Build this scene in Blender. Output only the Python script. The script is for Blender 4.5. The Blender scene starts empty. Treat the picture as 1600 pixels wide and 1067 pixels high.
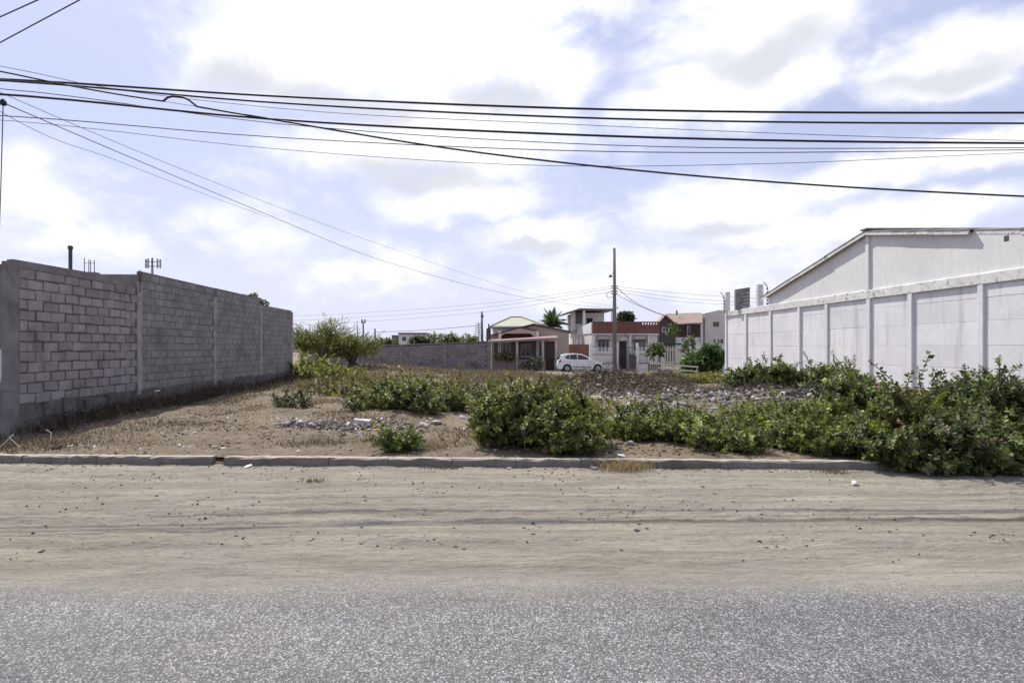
import bpy, bmesh, math, random
import numpy as np
from mathutils import Vector, Matrix
R = math.radians
rng = np.random.default_rng(7); random.seed(7)
sc = bpy.context.scene; COL = sc.collection

# ------------------------------------------------------------------ camera
F, VX, VY, EYE = 880.0, 750.0, 543.0, 1.75       # focal length and vanishing point of the photograph (1600 px wide)
cd = bpy.data.cameras.new('camera'); cam = bpy.data.objects.new('camera', cd); COL.objects.link(cam)
cam.location = (0, 0, EYE); cam.rotation_euler = (R(90), 0, 0)
cd.sensor_width = 36; cd.lens = 36*F/1600; cd.shift_x = 50/1600; cd.shift_y = 9.5/1600
cd.clip_start = .05; cd.clip_end = 6000
sc.camera = cam
sc.render.engine = 'CYCLES'
sc.view_settings.view_transform = 'Standard'; sc.view_settings.look = 'None'
sc.view_settings.exposure = 0.28; sc.view_settings.gamma = 1

# ------------------------------------------------------------------ sun and sky
SUN_EL, SUN_AZ = R(54), R(30)                     # high, ahead of the camera and to its left
sdir = Vector((-math.sin(SUN_AZ)*math.cos(SUN_EL), math.cos(SUN_AZ)*math.cos(SUN_EL), math.sin(SUN_EL)))
sl = bpy.data.lights.new('sun', 'SUN'); sl.energy = 4.8; sl.angle = R(.55); sl.color = (1, .955, .89)
so = bpy.data.objects.new('sun', sl); COL.objects.link(so); so.location = (0, 0, 60)
so.rotation_euler = (-sdir).to_track_quat('-Z', 'Y').to_euler()

class NT:
    """small node-graph helper"""
    def __init__(s, tree): s.t = tree; s.n = tree.nodes; s.l = tree.links
    def new(s, typ, **kw):
        n = s.n.new(typ)
        for k, v in kw.items():
            if k.startswith('i_'):
                key = k[2:]; key = int(key) if key.isdigit() else key.replace('_', ' ')
                s.set(n.inputs[key], v)
            else: setattr(n, k, v)
        return n
    def set(s, sock, v):
        if isinstance(v, bpy.types.NodeSocket): s.l.new(v, sock)
        elif isinstance(v, bpy.types.Node): s.l.new(v.outputs[0], sock)
        else:
            if sock.type == 'RGBA' and isinstance(v, (tuple, list)) and len(v) == 3: v = (*v, 1)
            sock.default_value = v
    def m(s, op, a, b=None, c=None, clamp=False):
        n = s.n.new('ShaderNodeMath'); n.operation = op; n.use_clamp = clamp
        s.set(n.inputs[0], a)
        if b is not None: s.set(n.inputs[1], b)
        if c is not None: s.set(n.inputs[2], c)
        return n.outputs[0]
    def vm(s, op, a, b=None):
        n = s.n.new('ShaderNodeVectorMath'); n.operation = op; s.set(n.inputs[0], a)
        if b is not None: s.set(n.inputs[1], b)
        return n.outputs['Value'] if op in ('LENGTH', 'DISTANCE', 'DOT_PRODUCT') else n.outputs[0]
    def noise(s, vec, scale, detail=4, rough=.55, dist=0):
        n = s.new('ShaderNodeTexNoise', i_Scale=scale, i_Detail=detail, i_Roughness=rough, i_Distortion=dist)
        s.set(n.inputs['Vector'], vec); return n.outputs[0]
    def mix(s, fac, a, b, blend='MIX'):
        n = s.n.new('ShaderNodeMix'); n.data_type = 'RGBA'; n.blend_type = blend
        s.set(n.inputs[0], fac); s.set(n.inputs[6], a); s.set(n.inputs[7], b); return n.outputs[2]
    def smooth(s, v, lo, hi, a=0, b=1):
        n = s.n.new('ShaderNodeMapRange'); n.interpolation_type = 'SMOOTHSTEP'
        s.set(n.inputs[0], v); n.inputs[1].default_value = lo; n.inputs[2].default_value = hi
        n.inputs[3].default_value = a; n.inputs[4].default_value = b; return n.outputs[0]

W = bpy.data.worlds.new('World'); sc.world = W; W.use_nodes = True
wt = NT(W.node_tree); wt.n.clear()
sky = wt.new('ShaderNodeTexSky', sky_type='NISHITA'); sky.sun_disc = False
sky.sun_elevation = SUN_EL; sky.sun_rotation = -SUN_AZ
sky.air_density = 1.0; sky.dust_density = 1.5; sky.ozone_density = 1.4; sky.altitude = 20
tc = wt.new('ShaderNodeTexCoord').outputs['Generated']
def skydir(px, py):
    return Vector(((px-VX)/F, 1, (VY-py)/F)).normalized()
warp = wt.vm('SCALE', wt.vm('SUBTRACT', wt.new('ShaderNodeTexNoise', i_Vector=tc, i_Scale=7.0, i_Detail=6).outputs['Color'], (.5, .5, .5)))
warp.node.inputs['Scale'].default_value = .10
wd = wt.vm('ADD', tc, warp)
sq = wt.vm('MULTIPLY', tc, (1, 1, 1.7))
n1 = wt.noise(sq, 8.5, 10, .6, .4)
n2 = wt.noise(sq, 2.2, 6, .55, .2)
n3 = wt.noise(sq, 22, 8, .62, .4)
field = None
def blob(px, py, wx, wy, gain=1.0):
    wx *= .74; wy *= .74
    d = wt.vm('MULTIPLY', wt.vm('SUBTRACT', wd, tuple(skydir(px, py))), (F/wx, .9*F/wx, F/wy))
    return wt.m('MULTIPLY', wt.m('SUBTRACT', 1.0, wt.vm('LENGTH', d)), gain)
for b in [(520, 40, 230, 120), (700, 60, 230, 130), (400, 100, 130, 60), (840, 110, 110, 75), (720, 210, 230, 90), (720, 310, 170, 55), (560, 240, 150, 60), (1170, 60, 160, 100), (1090, 150, 170, 60), (1270, 45, 80, 50), (1200, 140, 110, 40),
          (1500, 90, 120, 48), (1590, 65, 80, 40), (850, 378, 130, 42, .7), (1130, 330, 170, 60), (1210, 365, 120, 36), (40, 290, 110, 45, .4), (410, 372, 80, 34, .4), (350, 335, 80, 30, .35), (1420, 345, 150, 34),
          (1060, 430, 260, 45, .4), (60, 375, 120, 28, .3), (1530, 240, 150, 34), (880, 5, 130, 40), (1330, 285, 130, 30), (560, 415, 130, 30, .3)]:
    o = blob(*b)
    field = o if field is None else wt.m('MAXIMUM', field, o)
away = wt.m('MULTIPLY', wt.m('SUBTRACT', n2, .66), 4.0)     # loose cloud over the rest of the sky
field = wt.m('MAXIMUM', wt.m('MAXIMUM', field, -1.2), away)
dens = wt.m('ADD', wt.m('ADD', field, wt.m('MULTIPLY', wt.m('SUBTRACT', n1, .5), 1.5)), wt.m('MULTIPLY', wt.m('SUBTRACT', n3, .5), .7))
mask = wt.smooth(dens, -.42, .55)
grey = None
for b in [(500, 150, 210, 42), (640, 280, 190, 40), (380, 125, 110, 36), (780, 170, 120, 40), (1190, 90, 150, 40), (830, 395, 110, 20), (1120, 360, 150, 24), (1490, 108, 120, 24)]:
    o = blob(*b); grey = o if grey is None else wt.m('MAXIMUM', grey, o)
grey = wt.smooth(wt.m('ADD', grey, wt.m('MULTIPLY', wt.m('SUBTRACT', n1, .5), 1.4)), -.15, .75)
grey2 = wt.smooth(wt.m('ADD', wt.m('SUBTRACT', n2, .5), wt.m('MULTIPLY', wt.m('SUBTRACT', n3, .5), .35)), .03, .3)
shade = wt.m('MAXIMUM', grey, wt.m('MULTIPLY', grey2, .3))
ccol = wt.mix(shade, (10.4, 10.4, 10.6), (7.2, 7.35, 8.1))
veil = wt.mix(wt.smooth(n2, .25, .8, .58, .84), sky.outputs[0], (6.6, 7.1, 9.9))
low = wt.smooth(wt.new('ShaderNodeSeparateXYZ', i_Vector=tc).outputs[2], .0, .34, .85, 0)
veil = wt.mix(low, veil, (7.7, 7.85, 9.3))
skc = wt.mix(mask, veil, ccol)
bg = wt.new('ShaderNodeBackground', i_Color=skc, i_Strength=.089)
wo = wt.new('ShaderNodeOutputWorld'); wt.l.new(bg.outputs[0], wo.inputs[0])

# ------------------------------------------------------------------ helpers
def P(px, py, Y): return Vector(((px-VX)*Y/F, Y, EYE-(py-VY)*Y/F))
def PX(px, Y): return (px-VX)*Y/F
def PZ(py, Y): return EYE-(py-VY)*Y/F

_tab = rng.random(65536)
def vnoise(x, y, seed=0):
    x = np.asarray(x, float); y = np.asarray(y, float)
    xi = np.floor(x).astype(np.int64); yi = np.floor(y).astype(np.int64); fx = x-xi; fy = y-yi
    fx = fx*fx*(3-2*fx); fy = fy*fy*(3-2*fy)
    h = lambda a, b: _tab[((a*73856093) ^ (b*19349663) ^ (seed*83492791)) & 65535]
    return (h(xi, yi)*(1-fx)+h(xi+1, yi)*fx)*(1-fy)+(h(xi, yi+1)*(1-fx)+h(xi+1, yi+1)*fx)*fy
def fbm(x, y, o=4, seed=0, g=.5):
    s = 0; a = 1; t = 0
    for i in range(o):
        s = s+a*(vnoise(np.asarray(x)*2**i, np.asarray(y)*2**i, seed+i)-.5); t += a; a *= g
    return s/t

def tag(o, label=None, cat=None, group=None, kind=None):
    if label: o['label'] = label
    if cat: o['category'] = cat
    if group: o['group'] = group
    if kind: o['kind'] = kind
    return o
def thing(name, loc, label, cat, group=None):
    o = bpy.data.objects.new(name, None); COL.objects.link(o); o.location = loc; o.empty_display_size = .2
    return tag(o, label, cat, group)
def origin_of(o):
    v = Vector((0, 0, 0))
    while o: v += o.location; o = o.parent
    return v
def link(name, me, mat, parent=None):
    if mat and not me.materials: me.materials.append(mat)
    o = bpy.data.objects.new(name, me); COL.objects.link(o)
    if parent: o.parent = parent
    return o

class MB:
    """collects boxes, prisms, tubes in world coordinates; build() links them as ONE mesh object"""
    def __init__(s): s.v = []; s.f = []
    def poly(s, pts, faces):
        b = len(s.v); s.v += [tuple(p) for p in pts]; s.f += [tuple(i+b for i in f) for f in faces]; return s
    def box(s, x0, x1, y0, y1, z0, z1):
        return s.poly([(x0, y0, z0), (x1, y0, z0), (x1, y1, z0), (x0, y1, z0), (x0, y0, z1), (x1, y0, z1), (x1, y1, z1), (x0, y1, z1)],
                      [(0, 3, 2, 1), (4, 5, 6, 7), (0, 1, 5, 4), (1, 2, 6, 5), (2, 3, 7, 6), (3, 0, 4, 7)])
    def bar(s, a, b, w, h, up=(0, 0, 1)):
        a = Vector(a); b = Vector(b); d = (b-a).normalized(); u = Vector(up)
        if abs(d.dot(u)) > .95: u = Vector((0, 1, 0))
        r = d.cross(u).normalized(); u = r.cross(d).normalized()
        p = []
        for c in (a, b):
            for (i, j) in ((-1, -1), (1, -1), (1, 1), (-1, 1)): p.append(c+r*(i*w/2)+u*(j*h/2))
        return s.poly(p, [(0, 1, 2, 3), (7, 6, 5, 4), (0, 4, 5, 1), (1, 5, 6, 2), (2, 6, 7, 3), (3, 7, 4, 0)])
    def prism(s, pts, off):
        n = len(pts); off = Vector(off); q = [Vector(p) for p in pts]
        return s.poly(q+[p+off for p in q], [tuple(range(n)), tuple(range(2*n-1, n-1, -1))]+[(i, i+n, (i+1) % n+n, (i+1) % n) for i in range(n)])
    def tube(s, pts, r, n=6, caps=True):
        pts = [Vector(p) for p in pts]; k = len(pts); rs = r if hasattr(r, '__len__') else [r]*k
        b = len(s.v); ref = None
        for i, p in enumerate(pts):
            d = (pts[min(i+1, k-1)]-pts[max(i-1, 0)]).normalized()
            if ref is None: ref = Vector((0, 0, 1)) if abs(d.z) < .9 else Vector((1, 0, 0))
            u = d.cross(ref).normalized(); w = u.cross(d).normalized(); ref = w if abs(d.dot(w)) < .9 else ref
            for j in range(n):
                a = 2*math.pi*j/n; s.v.append(tuple(p+(u*math.cos(a)+w*math.sin(a))*rs[i]))
        for i in range(k-1):
            for j in range(n):
                s.f.append((b+i*n+j, b+i*n+(j+1) % n, b+(i+1)*n+(j+1) % n, b+(i+1)*n+j))
        if caps: s.f.append(tuple(b+j for j in range(n))[::-1]); s.f.append(tuple(b+(k-1)*n+j for j in range(n)))
        return s
    def lathe(s, c, prof, n=12, axis='Z'):
        b = len(s.v); c = Vector(c)
        for (r, h) in prof:
            for j in range(n):
                a = 2*math.pi*j/n; x, y = r*math.cos(a), r*math.sin(a)
                s.v.append(tuple(c+(Vector((x, y, h)) if axis == 'Z' else Vector((x, h, y)))))
        for i in range(len(prof)-1):
            for j in range(n): s.f.append((b+i*n+j, b+i*n+(j+1) % n, b+(i+1)*n+(j+1) % n, b+(i+1)*n+j))
        s.f.append(tuple(b+j for j in range(n))[::-1]); s.f.append(tuple(b+(len(prof)-1)*n+j for j in range(n)))
        return s
    def build(s, name, mat, parent=None, smooth=False, bevel=0, label=None, cat=None, group=None, kind=None, jitter=0):
        v = np.array(s.v, float)
        if jitter: v += rng.normal(0, jitter, v.shape)
        if parent is None:
            o0 = Vector(((v[:, 0].min()+v[:, 0].max())/2, (v[:, 1].min()+v[:, 1].max())/2, v[:, 2].min()))
        else: o0 = origin_of(parent)
        me = bpy.data.meshes.new(name); me.from_pydata([tuple(p) for p in v-np.array(o0)], [], s.f)
        bm = bmesh.new(); bm.from_mesh(me); bmesh.ops.recalc_face_normals(bm, faces=bm.faces)
        if bevel: bmesh.ops.bevel(bm, geom=list(bm.edges), offset=bevel, segments=1, affect='EDGES', clamp_overlap=True)
        bm.to_mesh(me); bm.free()
        if smooth: me.polygons.foreach_set('use_smooth', [True]*len(me.polygons))
        o = link(name, me, mat, parent)
        if parent is None: o.location = o0
        return tag(o, label, cat, group, kind)

def tri_mesh(name, V, T, mat, parent=None, col=None, smooth=False, origin=None):
    """fast mesh from numpy arrays: V (n,3) world coordinates, T (m,3) triangles, col (n,3) per-vertex colour"""
    o0 = np.array(origin_of(parent)) if parent is not None else (np.array(origin) if origin is not None else np.zeros(3))
    me = bpy.data.meshes.new(name); V = (V-o0).astype(np.float32); n = len(T)
    me.vertices.add(len(V)); me.vertices.foreach_set('co', V.ravel())
    me.loops.add(3*n); me.loops.foreach_set('vertex_index', T.astype(np.int32).ravel())
    me.polygons.add(n); me.polygons.foreach_set('loop_start', np.arange(0, 3*n, 3, dtype=np.int32))
    if smooth: me.polygons.foreach_set('use_smooth', np.ones(n, bool))
    me.update(calc_edges=True)
    if col is not None:
        a = me.attributes.new('col', 'FLOAT_COLOR', 'POINT')
        c = np.ones((len(V), 4), np.float32); c[:, :3] = col; a.data.foreach_set('color', c.ravel())
    o = link(name, me, mat, parent)
    if parent is None: o.location = tuple(o0)
    return o

# ------------------------------------------------------------------ materials
def newmat(name):
    m = bpy.data.materials.new(name); m.use_nodes = True; t = NT(m.node_tree); t.n.clear()
    bs = t.new('ShaderNodeBsdfPrincipled'); out = t.new('ShaderNodeOutputMaterial'); t.l.new(bs.outputs[0], out.inputs[0])
    pos = t.new('ShaderNodeNewGeometry').outputs['Position']
    return m, t, bs, out, pos
def surf(name, c1, c2=None, scale=3, rough=.85, bump=.2, bscale=40, stain=None, sscale=1.2, samt=.5, rnd=0, metal=0, spec=.3, streak=False, bdist=.01):
    """weathered surface: two tones by noise, stains with their own shape, fine relief"""
    m, t, bs, out, pos = newmat(name)
    c2 = c2 or tuple(x*.75 for x in c1)
    c = t.mix(t.smooth(t.noise(pos, scale, 7, .62), .32, .68), c1, c2)
    c = t.mix(t.smooth(t.noise(pos, scale*9, 4, .6), .35, .75, 0, .35), c, tuple(x*.72 for x in c1))
    if stain:
        sp = t.vm('MULTIPLY', pos, (5, 5, .55)) if streak else pos
        c = t.mix(t.m('MULTIPLY', t.smooth(t.noise(sp, sscale, 6, .65, .4), .5, .72), samt), c, stain)
    if rnd:
        r = t.new('ShaderNodeObjectInfo').outputs['Random']
        c = t.mix(1.0, c, t.new('ShaderNodeCombineColor', i_0=t.smooth(r, 0, 1, 1-rnd, 1+rnd*.6), i_1=t.smooth(r, 0, 1, 1-rnd, 1+rnd*.55), i_2=t.smooth(r, 0, 1, 1-rnd, 1+rnd*.6)).outputs[0], 'MULTIPLY')
    t.set(bs.inputs['Base Color'], c); bs.inputs['Roughness'].default_value = rough
    bs.inputs['Metallic'].default_value = metal; bs.inputs['Specular IOR Level'].default_value = spec
    if bump:
        b = t.new('ShaderNodeBump', i_Strength=bump, i_Distance=bdist, i_Height=t.noise(pos, bscale, 6, .65)); t.l.new(b.outputs[0], bs.inputs['Normal'])
    return m
def leafmat(name, transl=.38, rough=.45, spec=.3, tint=(1.25, 1.3, .6)):
    m, t, bs, out, pos = newmat(name)
    a = t.new('ShaderNodeAttribute', attribute_name='col').outputs['Color']
    t.set(bs.inputs['Base Color'], a); bs.inputs['Roughness'].default_value = rough; bs.inputs['Specular IOR Level'].default_value = spec
    tr = t.new('ShaderNodeBsdfTranslucent', i_Color=t.mix(1.0, a, tint, 'MULTIPLY'))
    ms = t.new('ShaderNodeMixShader', i_0=transl); t.l.new(bs.outputs[0], ms.inputs[1]); t.l.new(tr.outputs[0], ms.inputs[2]); t.l.new(ms.outputs[0], out.inputs[0])
    return m
def attrmat(name, rough=.9, spec=.2):
    m, t, bs, out, pos = newmat(name)
    a = t.new('ShaderNodeAttribute', attribute_name='col').outputs['Color']
    a = t.mix(t.smooth(t.noise(pos, 35, 4), .3, .7, 0, .4), a, t.mix(1.0, a, (.55, .53, .5), 'MULTIPLY'))
    t.set(bs.inputs['Base Color'], a); bs.inputs['Roughness'].default_value = rough; bs.inputs['Specular IOR Level'].default_value = spec
    return m

SAND, SAND2 = (.385, .346, .276), (.285, .253, .198)
def sand_colour(t, pos):
    st = t.vm('MULTIPLY', pos, (.22, 1.6, 1))                     # wheel tracks run along the street
    c = t.mix(t.smooth(t.noise(st, 2.2, 6, .6, .5), .32, .62), SAND, (.265, .235, .186))
    c = t.mix(t.smooth(t.noise(pos, .55, 4, .5), .4, .7, 0, .6), c, (.285, .262, .222))
    c = t.mix(t.smooth(t.noise(t.vm('MULTIPLY', pos, (.5, 1.5, 1)), 9, 6, .7, .6), .52, .74, 0, .55), c, (.17, .148, .115))
    c = t.mix(t.smooth(t.noise(pos, 70, 3, .6), .55, .8, 0, .6), c, (.14, .12, .097))
    c = t.mix(t.smooth(t.noise(t.vm('MULTIPLY', pos, (.45, 1, 1)), 26, 6, .75, .5), .50, .68, 0, .7), c, (.155, .135, .108))
    c = t.mix(t.smooth(t.noise(t.vm('MULTIPLY', pos, (.6, 1, 1)), 33, 5, .7), .56, .74, 0, .5), c, (.42, .39, .335))
    return c
def mat_sand():
    m, t, bs, out, pos = newmat('sandy_dirt')
    t.set(bs.inputs['Base Color'], sand_colour(t, pos)); bs.inputs['Roughness'].default_value = .95; bs.inputs['Specular IOR Level'].default_value = .15
    st = t.vm('MULTIPLY', pos, (.35, 1.4, 1))
    h = t.m('ADD', t.m('MULTIPLY', t.noise(st, 7, 8, .7, .8), 1.0), t.m('MULTIPLY', t.noise(t.vm('MULTIPLY', pos, (.6, 1, 1)), 28, 6, .75), .55))
    b = t.new('ShaderNodeBump', i_Strength=1.0, i_Distance=.055, i_Height=h); t.l.new(b.outputs[0], bs.inputs['Normal'])
    return m
def mat_road():
    m, t, bs, out, pos = newmat('asphalt')
    def vor(scale, rnd=1.0):
        v = t.new('ShaderNodeTexVoronoi', i_Vector=pos, i_Scale=scale, i_Randomness=rnd); return v
    v1 = vor(88); v2 = vor(180)
    g1 = t.new('ShaderNodeSeparateColor', i_Color=v1.outputs['Color']).outputs[0]
    g2 = t.new('ShaderNodeSeparateColor', i_Color=v2.outputs['Color']).outputs[1]
    g = t.m('ADD', t.m('MULTIPLY', t.m('POWER', g1, 3.0), .34), t.m('MULTIPLY', t.m('POWER', g2, 2.0), .12))
    g = t.m('ADD', g, .115)
    edge = t.smooth(v1.outputs['Distance'], .25, .62, 1, .45)
    g = t.m('MULTIPLY', g, edge)
    g = t.m('MULTIPLY', g, t.smooth(t.noise(t.vm('MULTIPLY', pos, (.3, 1.2, 1)), .9, 5, .6), .25, .75, .80, 1.18))
    g = t.m('MULTIPLY', g, t.smooth(t.noise(pos, 5, 5, .65), .3, .75, .9, 1.1))
    c = t.new('ShaderNodeCombineColor', i_0=t.m('MULTIPLY', g, 1.03), i_1=t.m('MULTIPLY', g, .995), i_2=t.m('MULTIPLY', g, .985)).outputs[0]
    c = t.mix(t.smooth(t.noise(pos, 1.1, 4, .5), .5, .75, 0, .35), c, t.mix(1.0, c, (1.05, .97, 1.0), 'MULTIPLY'))
    Y = t.new('ShaderNodeSeparateXYZ', i_Vector=pos); yy = Y.outputs[1]
    wob = t.m('MULTIPLY', t.m('SUBTRACT', t.noise(t.vm('MULTIPLY', pos, (.4, 1.4, 1)), .9, 6, .65), .5), 1.2)
    fine = t.m('MULTIPLY', t.m('SUBTRACT', t.noise(pos, 55, 4, .7), .5), .75)
    f = t.smooth(t.m('ADD', t.m('ADD', yy, wob), fine), 3.72, 4.42)
    dust = t.mix(.15, sand_colour(t, pos), (.20, .19, .17))
    t.set(bs.inputs['Base Color'], t.mix(f, c, dust)); t.set(bs.inputs['Roughness'], t.m('ADD', .72, t.m('MULTIPLY', f, .23))); t.set(bs.inputs['Specular IOR Level'], t.m('SUBTRACT', .4, t.m('MULTIPLY', f, .27)))
    h = t.m('ADD', t.m('MULTIPLY', t.m('SUBTRACT', 1, v1.outputs['Distance']), .8), t.m('MULTIPLY', g2, .4))
    h = t.m('MULTIPLY', h, t.m('SUBTRACT', 1.0, t.m('MULTIPLY', f, .75)))
    b = t.new('ShaderNodeBump', i_Strength=.8, i_Distance=.008, i_Height=h)
    h2 = t.m('ADD', t.noise(t.vm('MULTIPLY', pos, (.35, 1.4, 1)), 7, 8, .7, .8), t.m('MULTIPLY', t.noise(t.vm('MULTIPLY', pos, (.6, 1, 1)), 28, 6, .75), .55))
    b2 = t.new('ShaderNodeBump', i_Strength=f, i_Distance=.04, i_Height=h2); t.l.new(b.outputs[0], b2.inputs['Normal']); t.l.new(b2.outputs[0], bs.inputs['Normal'])
    return m
def mat_lot():
    m, t, bs, out, pos = newmat('dry_earth')
    c = t.mix(t.smooth(t.noise(pos, .45, 6, .6, .3), .35, .68), (.262, .212, .150), (.185, .146, .100))
    c = t.mix(t.smooth(t.noise(pos, 2.6, 6, .65), .45, .72, 0, .75), c, (.30, .258, .196))
    c = t.mix(t.smooth(t.noise(pos, 11, 7, .75), .46, .66, 0, .8), c, (.115, .088, .062))
    c = t.mix(t.smooth(t.noise(pos, 48, 3, .7), .6, .78, 0, .6), c, (.36, .33, .28))
    t.set(bs.inputs['Base Color'], c); bs.inputs['Roughness'].default_value = .95; bs.inputs['Specular IOR Level'].default_value = .12
    h = t.m('ADD', t.noise(pos, 9, 8, .72), t.m('MULTIPLY', t.noise(pos, 50, 4, .7), .4))
    b = t.new('ShaderNodeBump', i_Strength=1.0, i_Distance=.07, i_Height=h); t.l.new(b.outputs[0], bs.inputs['Normal'])
    return m
def stuffblock(name, c1, c2, dark, rnd=.25):
    return surf(name, c1, c2, scale=2.2, rough=.95, bump=.5, bscale=55, stain=dark, sscale=.9, samt=.8, rnd=rnd, spec=.15)

MAT = dict(
    sand=mat_sand(), road=mat_road(), lot=mat_lot(),
    block=stuffblock('concrete_block', (.345, .308, .30), (.25, .222, .218), (.12, .106, .103), .12),
    block2=stuffblock('grey_block', (.30, .29, .268), (.20, .193, .18), (.11, .107, .10), .10),
    mortar=surf('dark_mortar', (.15, .131, .127), (.10, .087, .085), 4, .97, .6, 45, spec=.1),
    mortar2=surf('grey_mortar', (.195, .19, .178), (.145, .14, .13), 1.5, .97, .5, 45, stain=(.10, .098, .09), samt=.6, spec=.1),
    conc=surf('old_concrete', (.255, .236, .228), (.17, .157, .152), 2.5, .93, .5, 35, stain=(.10, .092, .085), sscale=2, samt=.6, spec=.15, bdist=.02),
    column=surf('column_concrete', (.38, .36, .335), (.29, .272, .25), 3.0, .93, .5, 35, stain=(.14, .125, .112), sscale=2.4, samt=.6, spec=.15, bdist=.02),
    concdark=surf('rough_footing', (.20, .178, .165), (.12, .105, .097), 3.5, .97, .9, 14, spec=.1, bdist=.05),
    kerb=surf('kerb_concrete', (.215, .198, .175), (.15, .138, .122), 4, .93, .5, 45, stain=(.13, .115, .095), sscale=3, samt=.6, rnd=.12, spec=.15),
    wallwhite=surf('whitewashed_concrete', (.72, .715, .73), (.64, .635, .65), .9, .85, .25, 30, stain=(.42, .405, .40), sscale=.6, samt=.7, streak=True, rnd=.05, spec=.25),
    beamwhite=surf('mouldy_white_beam', (.70, .69, .67), (.58, .57, .55), 1.6, .9, .4, 30, stain=(.17, .16, .14), sscale=5.5, samt=.9, spec=.2),
    gable=surf('gable_plaster', (.69, .685, .68), (.62, .615, .61), .6, .85, .2, 22, stain=(.50, .485, .46), sscale=1.2, samt=.35, streak=True, spec=.25),
    roofedge=surf('weathered_roof_sheet', (.27, .265, .25), (.17, .165, .15), 2, .85, .3, 30, stain=(.10, .095, .085), sscale=4, samt=.7, rnd=.15),
    black=surf('black_rubber', (.018, .018, .022), (.025, .025, .03), 10, .6, 0),
    wire=surf('grey_wire', (.09, .09, .10), (.07, .07, .08), 10, .6, 0),
    pole=surf('pole_concrete', (.20, .195, .19), (.15, .147, .143), 2, .9, .3, 30, stain=(.16, .155, .15), sscale=2, samt=.5),
    dpole=surf('dark_pole', (.10, .10, .11), (.07, .07, .075), 2, .8, .2, 30),
    steel=surf('rusty_steel', (.12, .085, .065), (.16, .11, .08), 12, .8, .3, 60, metal=.2),
    gsteel=surf('dull_galvanised', (.35, .36, .38), (.28, .29, .30), 6, .55, .1, 40, metal=.5),
    beige=surf('beige_plaster', (.50, .43, .38), (.43, .365, .32), 1.2, .9, .2, 20, stain=(.3, .25, .22), samt=.4),
    mauve=surf('mauve_plaster', (.53, .435, .35), (.45, .365, .295), 1.0, .9, .2, 20, stain=(.27, .22, .2), samt=.45),
    white=surf('white_plaster', (.72, .72, .72), (.64, .64, .64), 1.0, .85, .15, 20, stain=(.45, .44, .43), samt=.4, streak=True),
    cream=surf('cream_plaster', (.62, .59, .53), (.54, .51, .455), 1.0, .88, .15, 20, stain=(.36, .34, .3), samt=.4, streak=True),
    cream2=surf('off_white_plaster', (.66, .63, .58), (.58, .55, .50), 1.0, .88, .15, 20, stain=(.40, .37, .33), samt=.4, streak=True),
    palegreen=surf('pale_green_roof', (.42, .41, .285), (.365, .355, .25), 1.2, .7, .15, 20, stain=(.33, .33, .26), samt=.4),
    tilepink=surf('pink_awning', (.50, .30, .26), (.42, .24, .21), 3, .7, .1, 20),
    redparapet=surf('brown_red_parapet', (.195, .088, .075), (.155, .07, .06), 2, .85, .2, 20, stain=(.10, .05, .045), samt=.5, streak=True),
    brick=None, porchtile=surf('porch_tiles', (.30, .22, .21), (.20, .15, .15), 5, .7, .2, 20, stain=(.42, .36, .35), sscale=6, samt=.6),
    brick2=surf('shade_dimmed_brown_wall', (.20, .14, .12), (.13, .09, .08), 4, .85, .2, 20, stain=(.26, .2, .18), sscale=4, samt=.5),
    dark=surf('dark_interior', (.035, .03, .03), (.025, .022, .022), 3, .8, 0),
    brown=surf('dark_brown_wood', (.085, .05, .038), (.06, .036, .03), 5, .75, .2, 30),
    darkwall=surf('dark_tile_cladding', (.06, .055, .055), (.09, .08, .078), 4, .6, .2, 20),
    rooftile=surf('faded_brown_roof', (.33, .24, .20), (.26, .19, .155), 1.5, .8, .3, 14, stain=(.2, .14, .11), samt=.5),
    redbrown=surf('red_brown_paint', (.22, .06, .05), (.17, .05, .045), 4, .7, 0),
    wood=surf('whitewashed_wood', (.66, .63, .57), (.54, .51, .45), 6, .85, .3, 40, stain=(.3, .26, .2), samt=.5),
    bark=surf('bark', (.13, .10, .075), (.085, .065, .05), 9, .95, .6, 60),
    drybark=surf('dry_twig', (.24, .19, .145), (.16, .125, .095), 6, .95, .3, 60),
    paletwig=surf('bleached_twig', (.55, .51, .45), (.45, .41, .36), 6, .9, .2, 60),
    carpaint=surf('white_car_paint', (.78, .78, .78), (.76, .76, .76), 2, .28, 0, spec=.5),
    tyre=surf('tyre_rubber', (.02, .02, .02), (.03, .028, .026), 9, .85, .2, 60),
    rim=surf('wheel_alloy', (.45, .46, .47), (.38, .38, .39), 5, .4, 0, metal=.7),
    redlamp=surf('red_lamp', (.40, .02, .02), (.35, .02, .02), 5, .3, 0),
    rag=surf('dirty_white_plastic', (.58, .56, .54), (.42, .40, .38), 9, .55, .3, 40),
    blue=surf('blue_plastic', (.10, .17, .38), (.14, .22, .42), 9, .5, .3, 40),
    yellow=surf('yellow_plastic', (.62, .43, .06), (.5, .34, .05), 9, .5, .2, 40),
    rust=surf('rust_brown_tin', (.13, .075, .055), (.09, .055, .045), 8, .7, .4, 40),
    cloth=surf('grey_sack', (.42, .405, .35), (.31, .295, .26), 6, .85, .5, 40),
    leaf=leafmat('leaf'), grass=leafmat('dry_grass', .2, .8, .12, (1, .95, .85)), bits=attrmat('loose_bits'),
)
def mat_glass():
    m, t, bs, out, pos = newmat('dark_window_glass'); bs.inputs['Base Color'].default_value = (.02, .024, .035, 1)
    bs.inputs['Roughness'].default_value = .08; bs.inputs['Specular IOR Level'].default_value = .7; return m
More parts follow.
